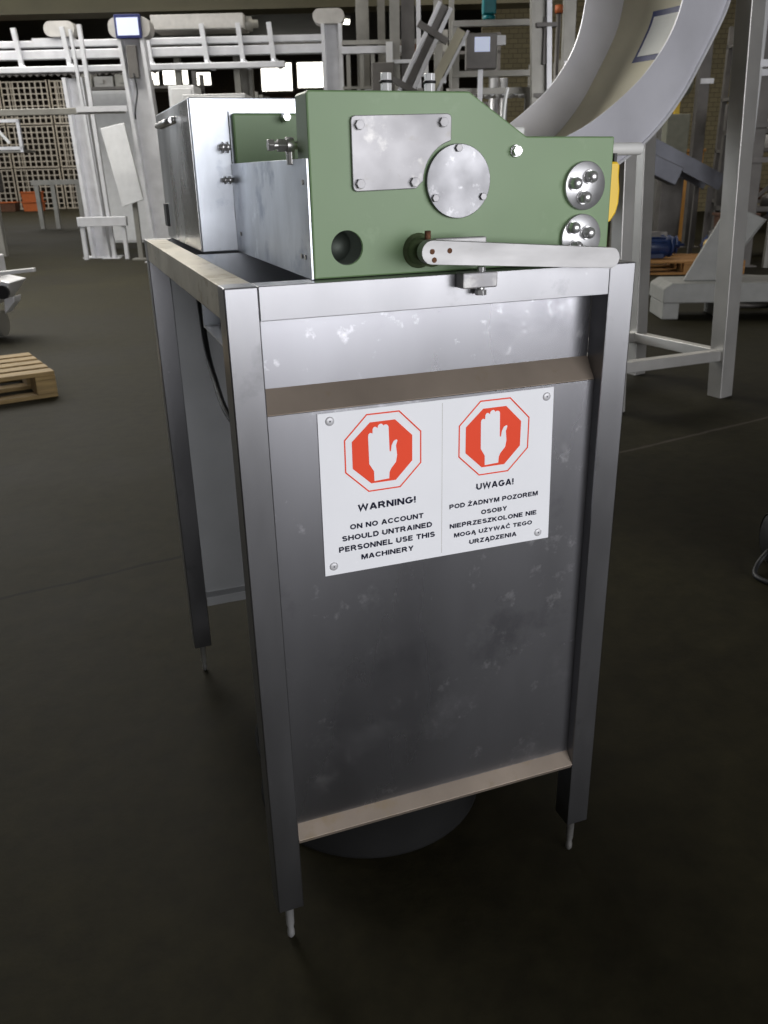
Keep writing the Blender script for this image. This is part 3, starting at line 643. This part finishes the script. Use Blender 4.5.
motor('blue motor with a brass coloured flange at the right of the pallet', 3.44, 9.32, 0.146, math.radians(-105), 0.85, True)
# low pale trough unit and the tilted sheet cover leaning on it
bt = hthing('trough_unit', 'low pale coated trough unit on short feet, far right floor', 'machine', 2.0, 6.25, 0, math.radians(-3))
o = MB(); o.prism([(0, 0.12), (0, 0.225), (0.06, 0.262), (0.95, 0.262), (1.2, 0.25), (1.2, 0.12)], 0, 0.42); o.build('trough', M_STONE, bt, 0.012)
for x in (0.01, 0.42, 0.98): MB().box(x, x + 0.12, 0.02, 0.40, 0, 0.121).build('foot', M_STONE, bt, 0.01)
cv = hthing('sheet_cover', 'pale tilted sheet cover leaning up off the low trough unit', 'cover', 2.17, 6.36, 0.262, math.radians(-3))
MB().prism([(0, 0.0), (0.235, 0.0), (0.53, 0.42), (0.27, 0.53)], 0.0, 0.03).build('plate', M_STONE, cv, 0.006)
MB().prism([(0.235, 0.0), (0.245, 0.0), (0.54, 0.42), (0.53, 0.42)], 0.0, 0.30).build('return_flange', M_STONE, cv, 0.003)
rb = hthing('reel_of_hose', 'dark reel of hose lying behind the pale trough unit', 'hose', 2.85, 6.95)
o = MB()
for k in range(6):
    o.tube([(0.22 * math.cos(2 * PI * i / 30) * (1 - .05 * k), 0.22 * math.sin(2 * PI * i / 30) * (1 - .05 * k), 0.02 + 0.035 * k) for i in range(31)], 0.018, 8)
o.build('hose', M_DSTEEL, rb)
# toppled conveyor section
fc = hthing('conveyor_section', 'tipped grey conveyor section sloping down behind the swan-neck conveyor', 'conveyor', 2.15, 10.4)
MB().beam((0.50, 0, 1.43), (1.72, 0, 0.84), 0.03, 0.17).build('side_frame', mat('blue_grey_steel', (0.16, 0.165, 0.19), 0.45, 0.5, 0.15, 5), fc)
MB().beam((0.50, 0.5, 1.43), (1.72, 0.5, 0.84), 0.03, 0.17).build('side_frame', mat('blue_grey_steel', (0.16, 0.165, 0.19), 0.45, 0.5, 0.15, 5), fc)
MB().beam((0.50, 0.25, 1.48), (1.72, 0.25, 0.89), 0.46, 0.02).build('belt', M_DSTEEL, fc)
MB().beam((0.42, -0.14, 1.24), (1.15, -0.14, 0.92), 0.22, 0.20).build('drive_guard', mat('blue_grey_steel', (0.16, 0.165, 0.19), 0.45, 0.5, 0.15, 5), fc, 0.01)
MB().cyl((0.78, -0.27, 1.13), (0.78, -0.25, 1.13), 0.03, 16).build('knob', M_CHROME, fc)
for x, z in ((0.85, 1.2), (1.6, 0.8)):
    for y in (0.02, 0.48): MB().box(x - 0.025, x + 0.025, y - 0.02, y + 0.02, 0, z).build('leg', M_DSTEEL, fc)
# black motor wheel at the right edge
mw = hthing('caster_motor', 'black round motor with a silver rim on the floor at the right edge', 'motor', 1.12, 2.18)
MB().lathe((-0.06, 0, 0.075), (1, 0, -0.0), [(0, 0), (0.05, 0), (0.072, 0.012), (0.074, 0.05), (0.074, 0.14), (0, 0.14)], 28).build('body', M_BLACK, mw)
MB().lathe((-0.05, 0, 0.075), (1, 0, 0), [(0.075, 0), (0.077, 0.004), (0.077, 0.02), (0.075, 0.024)], 28).build('rim', M_WSTEEL2, mw)
MB().box(-0.02, 0.06, -0.05, 0.05, 0.0, 0.03).build('base', M_BLACK, mw)
MB().tube(smooth_pts([(-0.06, -0.02, 0.05), (-0.10, -0.05, 0.02), (-0.12, -0.10, 0.008), (-0.07, -0.16, 0.008), (0.05, -0.18, 0.008)]), 0.007, 8).build('lead', M_BLACK, mw)

# ------------------------------------------------------------------ overhead conveyor line at the left
PALE = 'pale steel'
ln = hthing('overhead_conveyor', 'long raised pale steel conveyor line crossing the hall at the left', 'conveyor', -3.0, 12.5)
MB().box(-2.8, 2.4, 0, 0.10, 2.63, 2.71).build('top_rail', M_WSTEEL, ln, 0.01)
MB().box(-2.8, 2.4, 0, 0.12, 2.49, 2.60).build('side_beam', M_WSTEEL, ln, 0.01)
MB().box(-2.8, 1.75, -0.25, -0.17, 2.31, 2.385).build('guide_rail', M_WSTEEL, ln, 0.01)
MB().box(-2.8, 2.4, 0.12, 0.7, 2.56, 2.60).build('belt', M_WSTEEL2, ln)
for x in (-1.75, -1.12, -0.05, 0.68, 1.15, 1.55):
    o = MB().beam((x, -0.05, 2.85), (x + 0.04, -0.05, 2.38), 0.06, 0.05).beam((x + 0.03, -0.05, 2.42), (x + 0.14, -0.15, 2.32), 0.06, 0.05); o.build('bracket', M_WSTEEL, ln)
o = MB()
o.prism([(-2.6 + k * 0.045, 2.27 if k % 2 else 2.30) for k in range(60)] + [(0.1, 2.312), (-2.6, 2.312)], -0.22, -0.18)
o.build('chain_guide', M_DSTEEL, ln)
MB().prism(rrect(-1.36, -0.96, 2.74, 2.92, 0.088), -0.05, 0.15).build('drive_housing', M_GREY, ln, 0.01)
MB().box(-1.55, -1.0, 0, 0.1, 2.7, 2.735).build('drive_foot', M_WSTEEL, ln)
o = MB().box(0.02, 1.22, 0, 0.5, 2.80, 2.97).build('control_cabinet', M_GREY, ln, 0.01)
MB().lathe((1.22, 0.2, 2.87), (1, 0, 0), [(0.09, 0), (0.09, 0.08), (0.05, 0.09), (0.05, 0.16), (0, 0.16)], 20).build('motor', M_WSTEEL2, ln)
for x in (-2.6, 0.2, 1.0, 2.2):
    MB().box(x, x + 0.08, 0.3, 0.4, 0, 2.56).build('support_leg', M_WSTEEL2, ln)
# lift columns
def lift_column(label, u, v, wd, zt, head, m=M_WSTEEL, lean=0.0, back=0.22):
    c = hthing('lift_column', label, 'conveyor column', u, v)
    L = (lean, 0)
    MB().beam((lean, 0.10, zt), (0, 0.10, 0.012), wd, 0.03, up=(0, 1, 0)).build('channel_web', m, c)
    for sx in (-1, 1):
        MB().beam((lean + sx * wd / 2, 0.03, zt), (sx * wd / 2, 0.03, 0.012), 0.045, back * 0.7, up=(0, 1, 0)).build('channel_flange', m, c)
    if head == 'blue':
        MB().prism(rrect(lean - 0.25, lean + 0.25, zt - 0.02, zt + 0.20, 0.095), -0.02, 0.2).build('head', M_GREY, c, 0.008)
        s = MB().box(lean - 0.155, lean + 0.155, -0.075, -0.02, zt - 0.03, zt + 0.22).build('display_frame', M_BLUEF, c, 0.005, label='blue display frame')
        MB().box(lean - 0.128, lean + 0.128, -0.08, -0.075, zt - 0.00, zt + 0.185).build('display', M_SCREEN, s, label='pale lit display')
        MB().box(lean - 0.06, lean + 0.06, -0.05, 0.03, zt - 0.45, zt - 0.1).build('junction_box', M_DSTEEL, c, 0.005, label='dark junction box')
        MB().tube(smooth_pts([(lean, -0.05, zt - 0.4), (lean + 0.02, -0.06, zt - 0.6), (lean - 0.03, -0.06, zt - 0.8), (lean - 0.05, -0.02, zt - 0.9)]), 0.01, 6).build('lead', M_BLACK, c)
    elif head == 'cap':
        MB().prism(rrect(lean - 0.23, lean + 0.17, zt, zt + 0.17, 0.08), -0.03, 0.2).build('head', M_GREY, c, 0.008)
    o = MB().box(-wd / 2 - 0.14, wd / 2 + 0.14, -0.08, 0.2, 0, 0.012).build('foot_plate', m, c)
    return c
lift_column('tall pale lift column with blue framed display on its head', -2.86, 11.5, 0.27, 2.60, 'blue', lean=-0.14)
lift_column('narrower pale lift column with a cross bar at shin height, left of the display column', -3.96, 12.3, 0.22, 2.25, None, lean=-0.06)
lift_column('pale lift column with rounded grey head at the right end of the raised line', -0.62, 12.35, 0.22, 2.80, 'cap', lean=-0.02)
lift_column('dull lift column half hidden behind the guard box', -1.93, 13.2, 0.2, 2.45, None, M_WSTEEL2)
cbx = hthing('cross_bar', 'pale steel cross bar at shin height tied to the narrow lift column', 'bar', -4.14, 12.0)
MB().box(0, 0.66, 0, 0.08, 0.43, 0.55).build('bar', M_WSTEEL, cbx, 0.005)
for x in (0.02, 0.58): MB().box(x, x + 0.05, 0.02, 0.07, 0, 0.43).build('leg', M_WSTEEL, cbx)
# slim mast beside the narrow column
ms = hthing('slim_mast', 'thin leaning pale mast left of the display column', 'mast', -3.80, 12.15)
MB().beam((0.06, 0, 0), (0.0, 0, 2.83), 0.05, 0.05).beam((-0.02, 0, 0), (-0.12, 0, 2.78), 0.035, 0.05).build('tubes', M_WSTEEL, ms)
MB().box(-0.1, 0.14, -0.06, 0.06, 0, 0.01).build('base', M_WSTEEL, ms)
sp = hthing('slide_panel', 'white rectangular slide panel hanging tilted between the two left lift columns', 'panel', -3.46, 11.8)
MB().prism([(-0.14, 0.94), (0.17, 1.00), (0.30, 0.08 + 0.0), (0.02, 0.0)], 0, 0.05).build('panel', M_WALLP, sp, 0.005)
sp.location = hall(-3.46, 11.8, 0.68)
MB().beam((0.16, 0.08, 0.5), (0.16, 0.08, -0.66), 0.06, 0.05).build('post', M_WSTEEL2, sp)
MB().box(0.06, 0.26, 0.0, 0.16, -0.68, -0.66).build('post_foot', M_WSTEEL2, sp)
# grey cross beam lower down
gbm = hthing('walkway_beam', 'long grey horizontal beam at chest height in front of the mesh crates', 'beam', -5.5, 11.0)
MB().box(-1.6, 2.45, 0, 0.08, 1.74, 1.81).build('beam', M_WSTEEL2, gbm, 0.005)
MB().box(1.9, 2.5, -0.03, 0, 1.76, 1.82).build('splice', M_WSTEEL, gbm)
for x in (-0.5, -1.5): MB().box(x, x + 0.06, 0.0, 0.06, 0, 1.74).build('leg', M_WSTEEL2, gbm)
# white cabinets behind the guard box
def cabinet(label, u, v, wd, d, z0, z1, m=M_WALLP, group=None):
    c = hthing('white_cabinet', label, 'cabinet', u, v, 0, 0, group)
    MB().box(0, wd, 0, d, z0, z1).build('body', m, c, 0.008)
    MB().box(0.03, wd - 0.03, -0.012, 0, z0 + 0.03, z1 - 0.03).build('door', m, c, 0.004)
    MB().box(wd - 0.06, wd - 0.045, -0.03, -0.012, (z0 + z1) / 2, (z0 + z1) / 2 + 0.15).build('door_handle', M_DSTEEL, c)
    if z0 > 0.02:
        for x in (0.0, wd - 0.05):
            for y in (0.0, d - 0.05): MB().box(x, x + 0.05, y, y + 0.05, 0, z0).build('leg', M_WSTEEL2, c)
cabinet('tall narrow white cabinet beside the display column', -2.32, 10.2, 0.28, 0.4, 0.1, 1.95)
cabinet('low wide white cabinet behind the galvanised guard box', -1.98, 9.3, 0.62, 0.5, 0.1, 1.79)
cabinet('white fridge panel standing behind the narrow lift column', -4.3, 13.6, 0.75, 0.3, 0.1, 2.2)

# wire mesh crates stacked at the far left
def mesh_crate(u, v, z, label, wd=1.55, ht=1.3, first=None):
    c = hthing('mesh_crate', label, 'crate', u, v, z, 0, 'stacked wire mesh crates')
    o = MB()
    for k in range(9): x = wd * k / 8; o.box(x - 0.024, x + 0.024, -0.004, 0.012, 0, ht)
    for k in range(8): zz = ht * k / 7; o.box(0, wd, -0.001, 0.015, zz - 0.018, zz + 0.018)
    o.build('mesh', mat('mesh_wire', (0.52, 0.48, 0.42), 0.5, 0.4), c)
    o = MB()
    for x in (0, wd):
        for y in (0, 0.8): o.box(x - 0.02, x + 0.02, y - 0.02, y + 0.02, 0, ht + 0.05)
    o.box(0.0, wd, 0.0, 0.8, 0.0, 0.03)
    o.build('frame', mat('mesh_frame', (0.55, 0.50, 0.42), 0.5, 0.4), c)
rows = (('bottom', 0.0), ('middle', 1.38), ('top', 2.76))
cols = ('first from the left edge', 'second from the left edge', 'third from the left edge', 'fourth from the left edge')
for i in range(4):
    for r_, z in rows:
        mesh_crate(-14.6 + i * 1.66, 32.0, z, 'wire mesh crate, %s, %s of its stack' % (cols[i], r_))
# orange crates on the floor, far left
for i, (u, v, z) in enumerate(((-13.0, 30.2, 0.0), (-12.1, 30.1, 0.0), (-12.1, 30.1, 0.31))):
    nm = ('orange crate on the floor in front of the mesh crates, left one', 'orange crate on the floor in front of the mesh crates, right one', 'orange crate stacked on top of the right orange crate')[i]
    c = hthing('orange_crate', nm, 'crate', u, v, z, 0, 'orange crates by the mesh')
    MB().prism([(0, 0), (0.56, 0), (0.60, 0.3), (-0.04, 0.3)], 0, 0.4).build('box', M_ORANGE if i else M_BROWN, c, 0.01)
    MB().box(-0.06, 0.62, -0.02, 0.42, 0.27, 0.305).build('rim', M_ORANGE, c, 0.005)
# small inspection table with framed hood, left edge
tb = hthing('inspection_frame', 'pale framed inspection hood on legs at the left edge under the grey beam', 'machine', -6.6, 15.6)
for z in (1.50, 1.92): MB().box(-0.5, 0.5, -0.03, 0.03, z, z + 0.05).build('frame_bar', M_WSTEEL, tb)
for x, z in ((-0.5, 0), (0.45, 1.46)): MB().box(x, x + 0.05, -0.03, 0.03, z, 1.95).build('frame_post', M_WSTEEL, tb)
MB().box(-0.5, -0.45, 0.45, 0.5, 0, 1.46).build('frame_post', M_WSTEEL, tb)
MB().beam((-0.3, -0.05, 1.83), (0.12, -0.05, 1.83), 0.04, 0.04).beam((0.12, -0.05, 1.83), (0.3, -0.05, 1.6), 0.04, 0.04).build('arm', M_WALLP, tb)
MB().box(-0.5, 0.5, 0.0, 0.5, 1.46, 1.5).build('shelf', M_WSTEEL2, tb)
tl = hthing('side_table', 'small dull steel table left of the narrow lift column', 'table', -7.3, 19.5)
MB().box(-0.3, 0.75, 0, 0.6, 0.9, 1.0).build('table_top', M_WSTEEL2, tl)
for x in (-0.25, 0.1, 0.65): MB().box(x, x + 0.09, 0.02, 0.1, 0, 0.9).build('leg', M_WSTEEL2, tl)
lm = hthing('packing_machine', 'grey packing machine cut off by the left edge', 'machine', -6.75, 14.0)
MB().box(-0.6, 0.62, 0, 0.6, 0.85, 1.15).build('bed', M_DSTEEL, lm, 0.01)
for x in (-0.5, 0.50): MB().box(x, x + 0.1, 0.02, 0.12, 0, 0.85).build('leg', M_WSTEEL2, lm)
MB().box(0.35, 0.75, -0.05, 0.0, 0.62, 0.70).build('shelf_lip', M_WSTEEL, lm)
# silver machine head poking in at the left edge
lh = hthing('filler_head', 'bright silver machine head poking in at the left edge above the floor', 'machine', -2.75, 6.0)
MB().prism([(-0.5, 0.22), (0.02, 0.24), (0.10, 0.33), (0.26 * 0.6, 0.39), (0.02, 0.42), (0.02, 0.56), (-0.5, 0.56)], 0, 0.3).build('casting', M_WSTEEL, lh, 0.01)
MB().prism([(0.08, 0.18), (0.16, 0.26), (0.17, 0.30), (0.09, 0.28)], 0.0, 0.12).build('nose', M_WSTEEL, lh, 0.005)
MB().cyl((0.10, -0.03, 0.33), (0.10, 0.0, 0.33), 0.045, 24).build('roller', M_BLACK, lh)
MB().beam((0.04, 0.0, 0.45), (0.34, 0.0, 0.475), 0.05, 0.025).build('arm', M_WALLP, lh, 0.004)
MB().cyl((-0.35, 0.1, 0.1), (0.02, 0.1, 0.1), 0.09, 24).build('drum', M_WSTEEL2, lh)
MB().box(-0.45, -0.2, 0.05, 0.25, 0, 0.23).build('pedestal', M_DSTEEL, lh)

# ------------------------------------------------------------------ clutter of machines in the middle and right
def post(label, u, v, wd, d, zt, m, group=None, plate=True, lean=0.0):
    c = hthing('steel_post', label, 'post', u, v, 0, 0, group)
    MB().beam((0, 0, 0.0), (lean, 0, zt), wd, d, up=(0, 1, 0)).build('upright', m, c, 0.004)
    if plate: MB().box(-wd / 2 - 0.05, wd / 2 + 0.05, -d / 2 - 0.05, d / 2 + 0.05, 0, 0.012).build('foot_plate', m, c)
    MB().box(-wd / 2 - 0.012, wd / 2 + 0.012, -d / 2 - 0.012, d / 2 + 0.012, zt * 0.62, zt * 0.62 + 0.06).build('clamp', M_WSTEEL, c)
    return c
post('broad olive grey post behind the raised line, right of the rounded lift head', -0.25, 12.9, 0.17, 0.1, 3.3, M_WSTEEL2)
post('slim grey post close beside the broad olive grey post', 0.0, 13.0, 0.10, 0.1, 3.3, M_WSTEEL2)
tw = hthing('twin_mast', 'tall twin mast of dull channel steel with a bolted cross bar, behind the machine studs', 'mast', 0.32, 11.6)
MB().beam((-0.16, 0, 0), (-0.16, 0, 3.4), 0.12, 0.1, up=(0, 1, 0)).build('channel', M_WSTEEL2, tw)
MB().beam((0.0, 0.06, 0), (0.0, 0.06, 3.4), 0.16, 0.04, up=(0, 1, 0)).build('web', M_DSTEEL, tw)
MB().beam((0.15, 0, 0), (0.12, 0, 3.4), 0.05, 0.1, up=(0, 1, 0)).build('edge_tube', M_WSTEEL, tw)
MB().box(-0.24, 0.22, -0.08, -0.05, 2.25, 2.29).build('cross_bar', M_WSTEEL, tw)
for x in (-0.27, 0.16): MB().box(x, x + 0.08, -0.1, -0.05, 2.1, 2.48).build('bracket', M_WALLP, tw)
MB().box(-0.3, 0.3, -0.1, 0.1, 0, 0.015).build('foot_plate', M_DSTEEL, tw)
db = hthing('dark_drive_cabinet', 'dark square drive cabinet behind the left machine stud', 'cabinet', -0.12, 10.8)
MB().box(0, 0.26, 0, 0.3, 0.4, 2.19).build('body', M_DSTEEL, db, 0.01)
MB().box(0.02, 0.24, 0.02, 0.28, 0, 0.4).build('plinth', M_DSTEEL, db)
rl = hthing('side_rail_line', 'dull horizontal rail line running right of the rounded lift head', 'rail', -0.5, 12.0)
MB().box(0, 0.75, 0, 0.1, 2.42, 2.5).build('beam', M_WSTEEL, rl)
MB().box(0, 1.3, 0.1, 0.16, 2.53, 2.58).build('rail', M_WSTEEL2, rl)
MB().box(0, 0.5, 0.0, 0.05, 2.02, 2.05).build('lower_rail', M_WSTEEL2, rl)
for x in (0.05, 0.22, 0.36): MB().box(x, x + 0.05, 0.02, 0.07, 0, 2.42).build('leg', M_WSTEEL2, rl)
# slanted conveyors
sc_ = hthing('inclined_conveyor', 'bright inclined conveyor leaning up to the right behind the machine studs', 'conveyor', 0.2, 8.0)
for dx in (-0.045, 0.045):
    MB().beam((-0.25 + dx, 0, 1.20 - dx * .5), (0.33 + dx, 0, 2.30 - dx * .5), 0.10, 0.035).build('side_frame', M_WSTEEL, sc_, 0.004)
MB().beam((-0.25, 0.03, 1.20), (0.33, 0.03, 2.30), 0.06, 0.06).build('belt', M_DSTEEL, sc_)
for t in (0.45, 0.82):
    p = Vector((-0.25, -0.04, 1.20)).lerp(Vector((0.33, -0.04, 2.30)), t); MB().beam(p + Vector((-0.12, 0, 0.07)), p + Vector((0.12, 0, -0.07)), 0.05, 0.05).build('clamp_bar', M_DSTEEL, sc_)
for x, z in ((-0.2, 1.2), (0.1, 1.7)): MB().box(x, x + 0.05, 0.05, 0.1, 0, z).build('leg', M_WSTEEL2, sc_)
sd = hthing('slat_conveyor', 'shorter cream inclined slat bed right of the bright inclined conveyor', 'conveyor', 0.42, 7.5)
MB().beam((-0.05, 0, 1.62), (0.20, 0, 2.05), 0.12, 0.07).build('bed', M_CREAM, sd)
MB().beam((0.0, -0.03, 1.60), (0.25, -0.03, 2.04), 0.10, 0.02).build('edge', M_WALLP, sd)
MB().box(0.0, 0.05, 0.05, 0.1, 0, 1.66).build('leg', M_WSTEEL2, sd)
# framed machine with teal motor and lit screen
fm = hthing('framed_machine', 'open steel framed machine with rails and cylinders behind the sloping green shoulder', 'machine', 0.66, 9.0)
for x in (0.0, 0.36, 0.80): MB().box(x, x + 0.07, 0, 0.07, 0, 2.30 if x < 0.1 else 2.2).build('upright', M_WSTEEL2, fm)
for z in (2.28, 1.86): MB().box(0, 0.87, -0.02, 0.05, z, z + 0.05).build('cross_rail', M_WSTEEL2, fm)
MB().box(0.1, 0.5, -0.03, 0.02, 2.12, 2.2).build('header', M_WSTEEL, fm)
for x in (0.40, 0.49): MB().cyl((x, -0.05, 0.8), (x, -0.05, 1.84), 0.038, 16).build('cylinder', M_WSTEEL, fm)
MB().box(0.36, 0.56, -0.1, 0.3, 0.74, 0.8).build('cylinder_shelf', M_WSTEEL2, fm)
tmn = hthing('teal_gear_motor', 'teal gear motor mounted on top of the open framed machine', 'motor', 1.0, 8.98, 2.332)
MB().box(-0.06, 0.06, -0.05, 0.09, 0.04, 0.19).build('gearbox', M_TEAL, tmn, 0.01)
MB().lathe((0, 0.02, 0.0), (0, 0, 1), [(0, 0), (0.055, 0), (0.06, 0.01), (0.06, 0.03), (0.045, 0.04), (0, 0.04)], 20).build('motor', M_TEAL, tmn)
scn = hthing('operator_screen', 'small operator screen glowing pale blue in a dark housing', 'screen', 0.845, 8.10, 1.86)
MB().box(-0.13, 0.13, 0, 0.12, -0.02, 0.25).build('housing', M_DSTEEL, scn, 0.008)
MB().box(-0.06, 0.07, -0.006, 0, 0.11, 0.22).build('display', M_SCREEN, scn)
MB().box(-0.02, 0.02, 0.04, 0.08, -1.86, -0.02).build('pole', M_WSTEEL, scn)
rc = hthing('roller_conveyor', 'low dull roller conveyor between the framed machine and the big channel mast', 'conveyor', 0.6, 8.3)
MB().box(0, 0.75, 0, 0.05, 1.66, 1.71).build('side_frame', M_WSTEEL2, rc)
MB().box(0, 0.75, 0.45, 0.5, 1.66, 1.71).build('side_frame', M_WSTEEL2, rc)
for k in range(7): MB().cyl((0.06 + k * 0.105, 0.05, 1.68), (0.06 + k * 0.105, 0.45, 1.68), 0.03, 12).build('roller', M_WSTEEL, rc)
for x in (0.05, 0.66): MB().box(x, x + 0.05, 0.0, 0.05, 0, 1.66).build('leg', M_WSTEEL2, rc)
bp = hthing('channel_mast', 'big grey channel mast with a tensioner slot left of the curved conveyor', 'mast', 1.37, 8.0)
MB().beam((0.05, 0, 0), (-0.09, 0, 2.9), 0.15, 0.04, up=(0, 1, 0)).build('web', M_WSTEEL2, bp)
MB().beam((0.11, -0.04, 0), (-0.03, -0.04, 2.9), 0.04, 0.1, up=(0, 1, 0)).build('flange', M_WSTEEL, bp)
MB().beam((-0.02, -0.04, 0), (-0.16, -0.04, 2.9), 0.03, 0.1, up=(0, 1, 0)).build('flange', M_WSTEEL2, bp)
MB().box(-0.03, 0.01, -0.06, -0.02, 1.85, 2.2).build('tensioner', M_DSTEEL, bp)
for z in (1.6, 2.12): MB().box(-0.1, 0.07, -0.1, -0.02, z, z + 0.03).build('strap', M_DSTEEL, bp)
MB().box(-0.15, 0.25, -0.1, 0.1, 0, 0.015).build('foot_plate', M_DSTEEL, bp)
am = hthing('amber_beacon', 'small amber beacon beside the big channel mast', 'beacon', 1.52, 8.3)
MB().cyl((0, 0, 2.27), (0, 0, 2.33), 0.035, 16).build('lens', M_ORANGE, am)
MB().cyl((0, 0, 0), (0, 0, 2.27), 0.02, 10).build('pole', M_DSTEEL, am)

# racks further back: open frames full of parts
def rack(label, u, v, wd, ht, d, m, shelves=3, rot=0.0, fill=True):
    c = hthing('machine_frame', label, 'rack', u, v, 0, rot)
    for x in (0, wd - 0.08):
        for y in (0, d - 0.08): MB().box(x, x + 0.08, y, y + 0.08, 0, ht).build('upright', m, c)
    for k in range(shelves):
        z = ht * (k + 0.6) / shelves
        MB().box(0, wd, 0.0, d, z, z + 0.05).build('shelf', m, c)
    MB().beam((0.05, 0.0, 0.2), (wd - 0.05, 0.0, ht * 0.55), 0.05, 0.05).build('brace', m, c)
    if fill:
        rr = random.Random(int(u * 100) + int(v * 10))
        for k in range(shelves):
            z = ht * (k + 0.6) / shelves + 0.05
            n = rr.randint(2, 4); x = 0.1
            for q in range(n):
                ww = rr.uniform(0.12, wd / n * 0.8); hh = rr.uniform(0.12, 0.35)
                mm = rr.choice((M_DSTEEL, M_WSTEEL2, M_BROWN, M_GREY, M_DSTEEL))
                t_ = rr.random()
                if x + ww > wd - 0.08: break
                b = MB()
                if t_ < 0.5: b.box(x, x + ww, 0.1, 0.1 + d * 0.5, z, z + hh); b.box(x + ww * 0.2, x + ww * 0.5, 0.07, 0.1, z + hh * 0.3, z + hh * 0.7)
                else: b.lathe((x + ww / 2, d / 2, z), (0, 0, 1), [(0, 0), (ww / 2, 0), (ww / 2, hh * 0.6), (ww / 4, hh * 0.8), (ww / 4, hh), (0, hh)], 16)
                g = b.build('machine_part', mm, c)
                x += ww + rr.uniform(0.04, 0.15)
    return c
rack('dull open rack of machine parts beneath the two bright back windows', -2.4, 17.5, 2.2, 2.45, 0.8, M_WSTEEL2, 3)
rack('dark open rack of machine parts behind the twin mast', 0.15, 16.5, 1.9, 3.2, 0.8, M_DSTEEL, 4)
rack('grey rack of parts in front of the yellow block wall', 2.4, 14.8, 1.7, 2.6, 0.8, M_WSTEEL2, 3)
rack('tall dull rack of parts right of the curved conveyor leg', 5.4, 14.2, 1.8, 3.0, 0.8, M_DSTEEL, 4)
rack('wide dark rack of parts behind the narrow white cabinet', -6.0, 18.3, 2.4, 2.9, 0.8, M_DSTEEL, 4)
rack('low dark rack at the far right edge under the slim pale tubes', 4.1, 10.6, 1.2, 1.7, 0.6, M_DSTEEL, 2)
for a in (('pale olive post seen under the curve of the trough, left one', 3.10, 12.0, 0.10, 0.10, 3.2, M_WSTEEL2),
          ('pale post seen under the curve of the trough, right one', 3.75, 12.4, 0.16, 0.12, 3.2, M_WSTEEL2),
          ('dark post just left of the dark conveyor leg', 4.10, 12.0, 0.14, 0.12, 3.2, M_DSTEEL),
          ('slim bright tube standing right of the conveyor leg', 3.48, 8.7, 0.05, 0.05, 3.0, M_WALLP),
          ('grey post behind the slim bright tube at the right edge', 3.90, 9.6, 0.14, 0.1, 3.0, M_DSTEEL),
          ('olive grey post right of the amber beacon', 1.92, 9.7, 0.12, 0.1, 3.2, M_WSTEEL2),
          ('olive post between the twin mast and the inclined conveyor', 0.78, 12.6, 0.11, 0.1, 3.4, M_WSTEEL2),
          ('thin leaning post above the inclined conveyor', 0.98, 12.9, 0.07, 0.07, 3.4, M_WSTEEL2)):
    post(*a, lean=-0.05)
fn = hthing('pedestal_fan', 'pale round fan head on a box column seen under the curved trough', 'fan', 3.62, 11.45)
MB().lathe((0, 0.05, 1.95), (0, -1, 0), [(0, 0), (0.10, 0), (0.15, 0.03), (0.15, 0.06), (0.08, 0.09), (0, 0.09)], 28).build('fan_head', mat('olive_grey_box', (0.22, 0.22, 0.17), 0.6), fn)
MB().box(-0.12, 0.16, 0, 0.2, 1.1, 1.62).build('box_column', mat('olive_grey_box', (0.22, 0.22, 0.17), 0.6), fn, 0.008)
MB().box(-0.03, 0.03, 0.05, 0.1, 1.60, 1.86).build('neck', M_YELLOW, fn)
MB().box(-0.12, 0.16, 0, 0.2, 0.0, 1.1).build('pedestal', M_DSTEEL, fn, 0.008)
ab = hthing('amber_box', 'amber wooden box standing on the floor under the curved trough', 'box', 4.25, 12.9)
MB().box(-0.2, 0.25, 0, 0.4, 0.0, 1.2).build('box', M_AMBER, ab, 0.01)
MB().box(-0.22, 0.27, -0.02, 0.42, 1.2, 1.24).build('lid', M_WOOD2, ab, 0.005)
for (u, v, m_, lab) in ((3.95, 9.9, M_BROWN, 'dark red bin on the floor at the right edge, left one'), (4.5, 9.7, M_BLUEM, 'dark blue bin on the floor at the right edge, right one')):
    c = hthing('storage_bin', lab, 'bin', u, v, 0, 0, 'bins at the right edge')
    MB().prism([(-0.14, 0), (0.14, 0), (0.18, 0.5), (-0.18, 0.5)], 0, 0.35).build('body', m_, c, 0.01)
    MB().box(-0.20, 0.20, -0.02, 0.37, 0.5, 0.53).build('rim', m_, c, 0.005)
sr = hthing('guard_rails', 'grey guard rails behind the slim bright tube at the right edge', 'railing', 3.55, 9.4)
for z in (1.05, 1.38): MB().box(0, 1.6, 0, 0.05, z, z + 0.05).build('rail', M_DSTEEL, sr)
for x in (0.5, 1.4): MB().box(x, x + 0.05, 0, 0.05, 0, 1.43).build('stanchion', M_WSTEEL2, sr)

# lit ceiling lamps in view
for i, (u, v, z, lab) in enumerate(((-1.40, 30.0, 5.3, 'small lit strip lamp under the roof right of the rounded lift head'),
                                    (1.85, 26.0, 5.05, 'small lit strip lamp under the roof near the inclined conveyor'),
                                    (-8.65, 22.0, 4.5, 'small lit strip lamp under the roof at the far left edge'))):
    c = hthing('ceiling_lamp', lab, 'lamp', u, v, z, 0.3)
    MB().box(-0.45, 0.45, -0.09, 0.09, 0.1, 0.2).build('fixture', M_GREY, c, 0.01)
    MB().cyl((-0.42, 0, 0.06), (0.42, 0, 0.06), 0.09, 12).build('tube', M_LAMP, c)
    MB().cyl((0, 0, 0.2), (0, 0, HZ - z), 0.015, 8).build('hanger', M_DSTEEL, c)
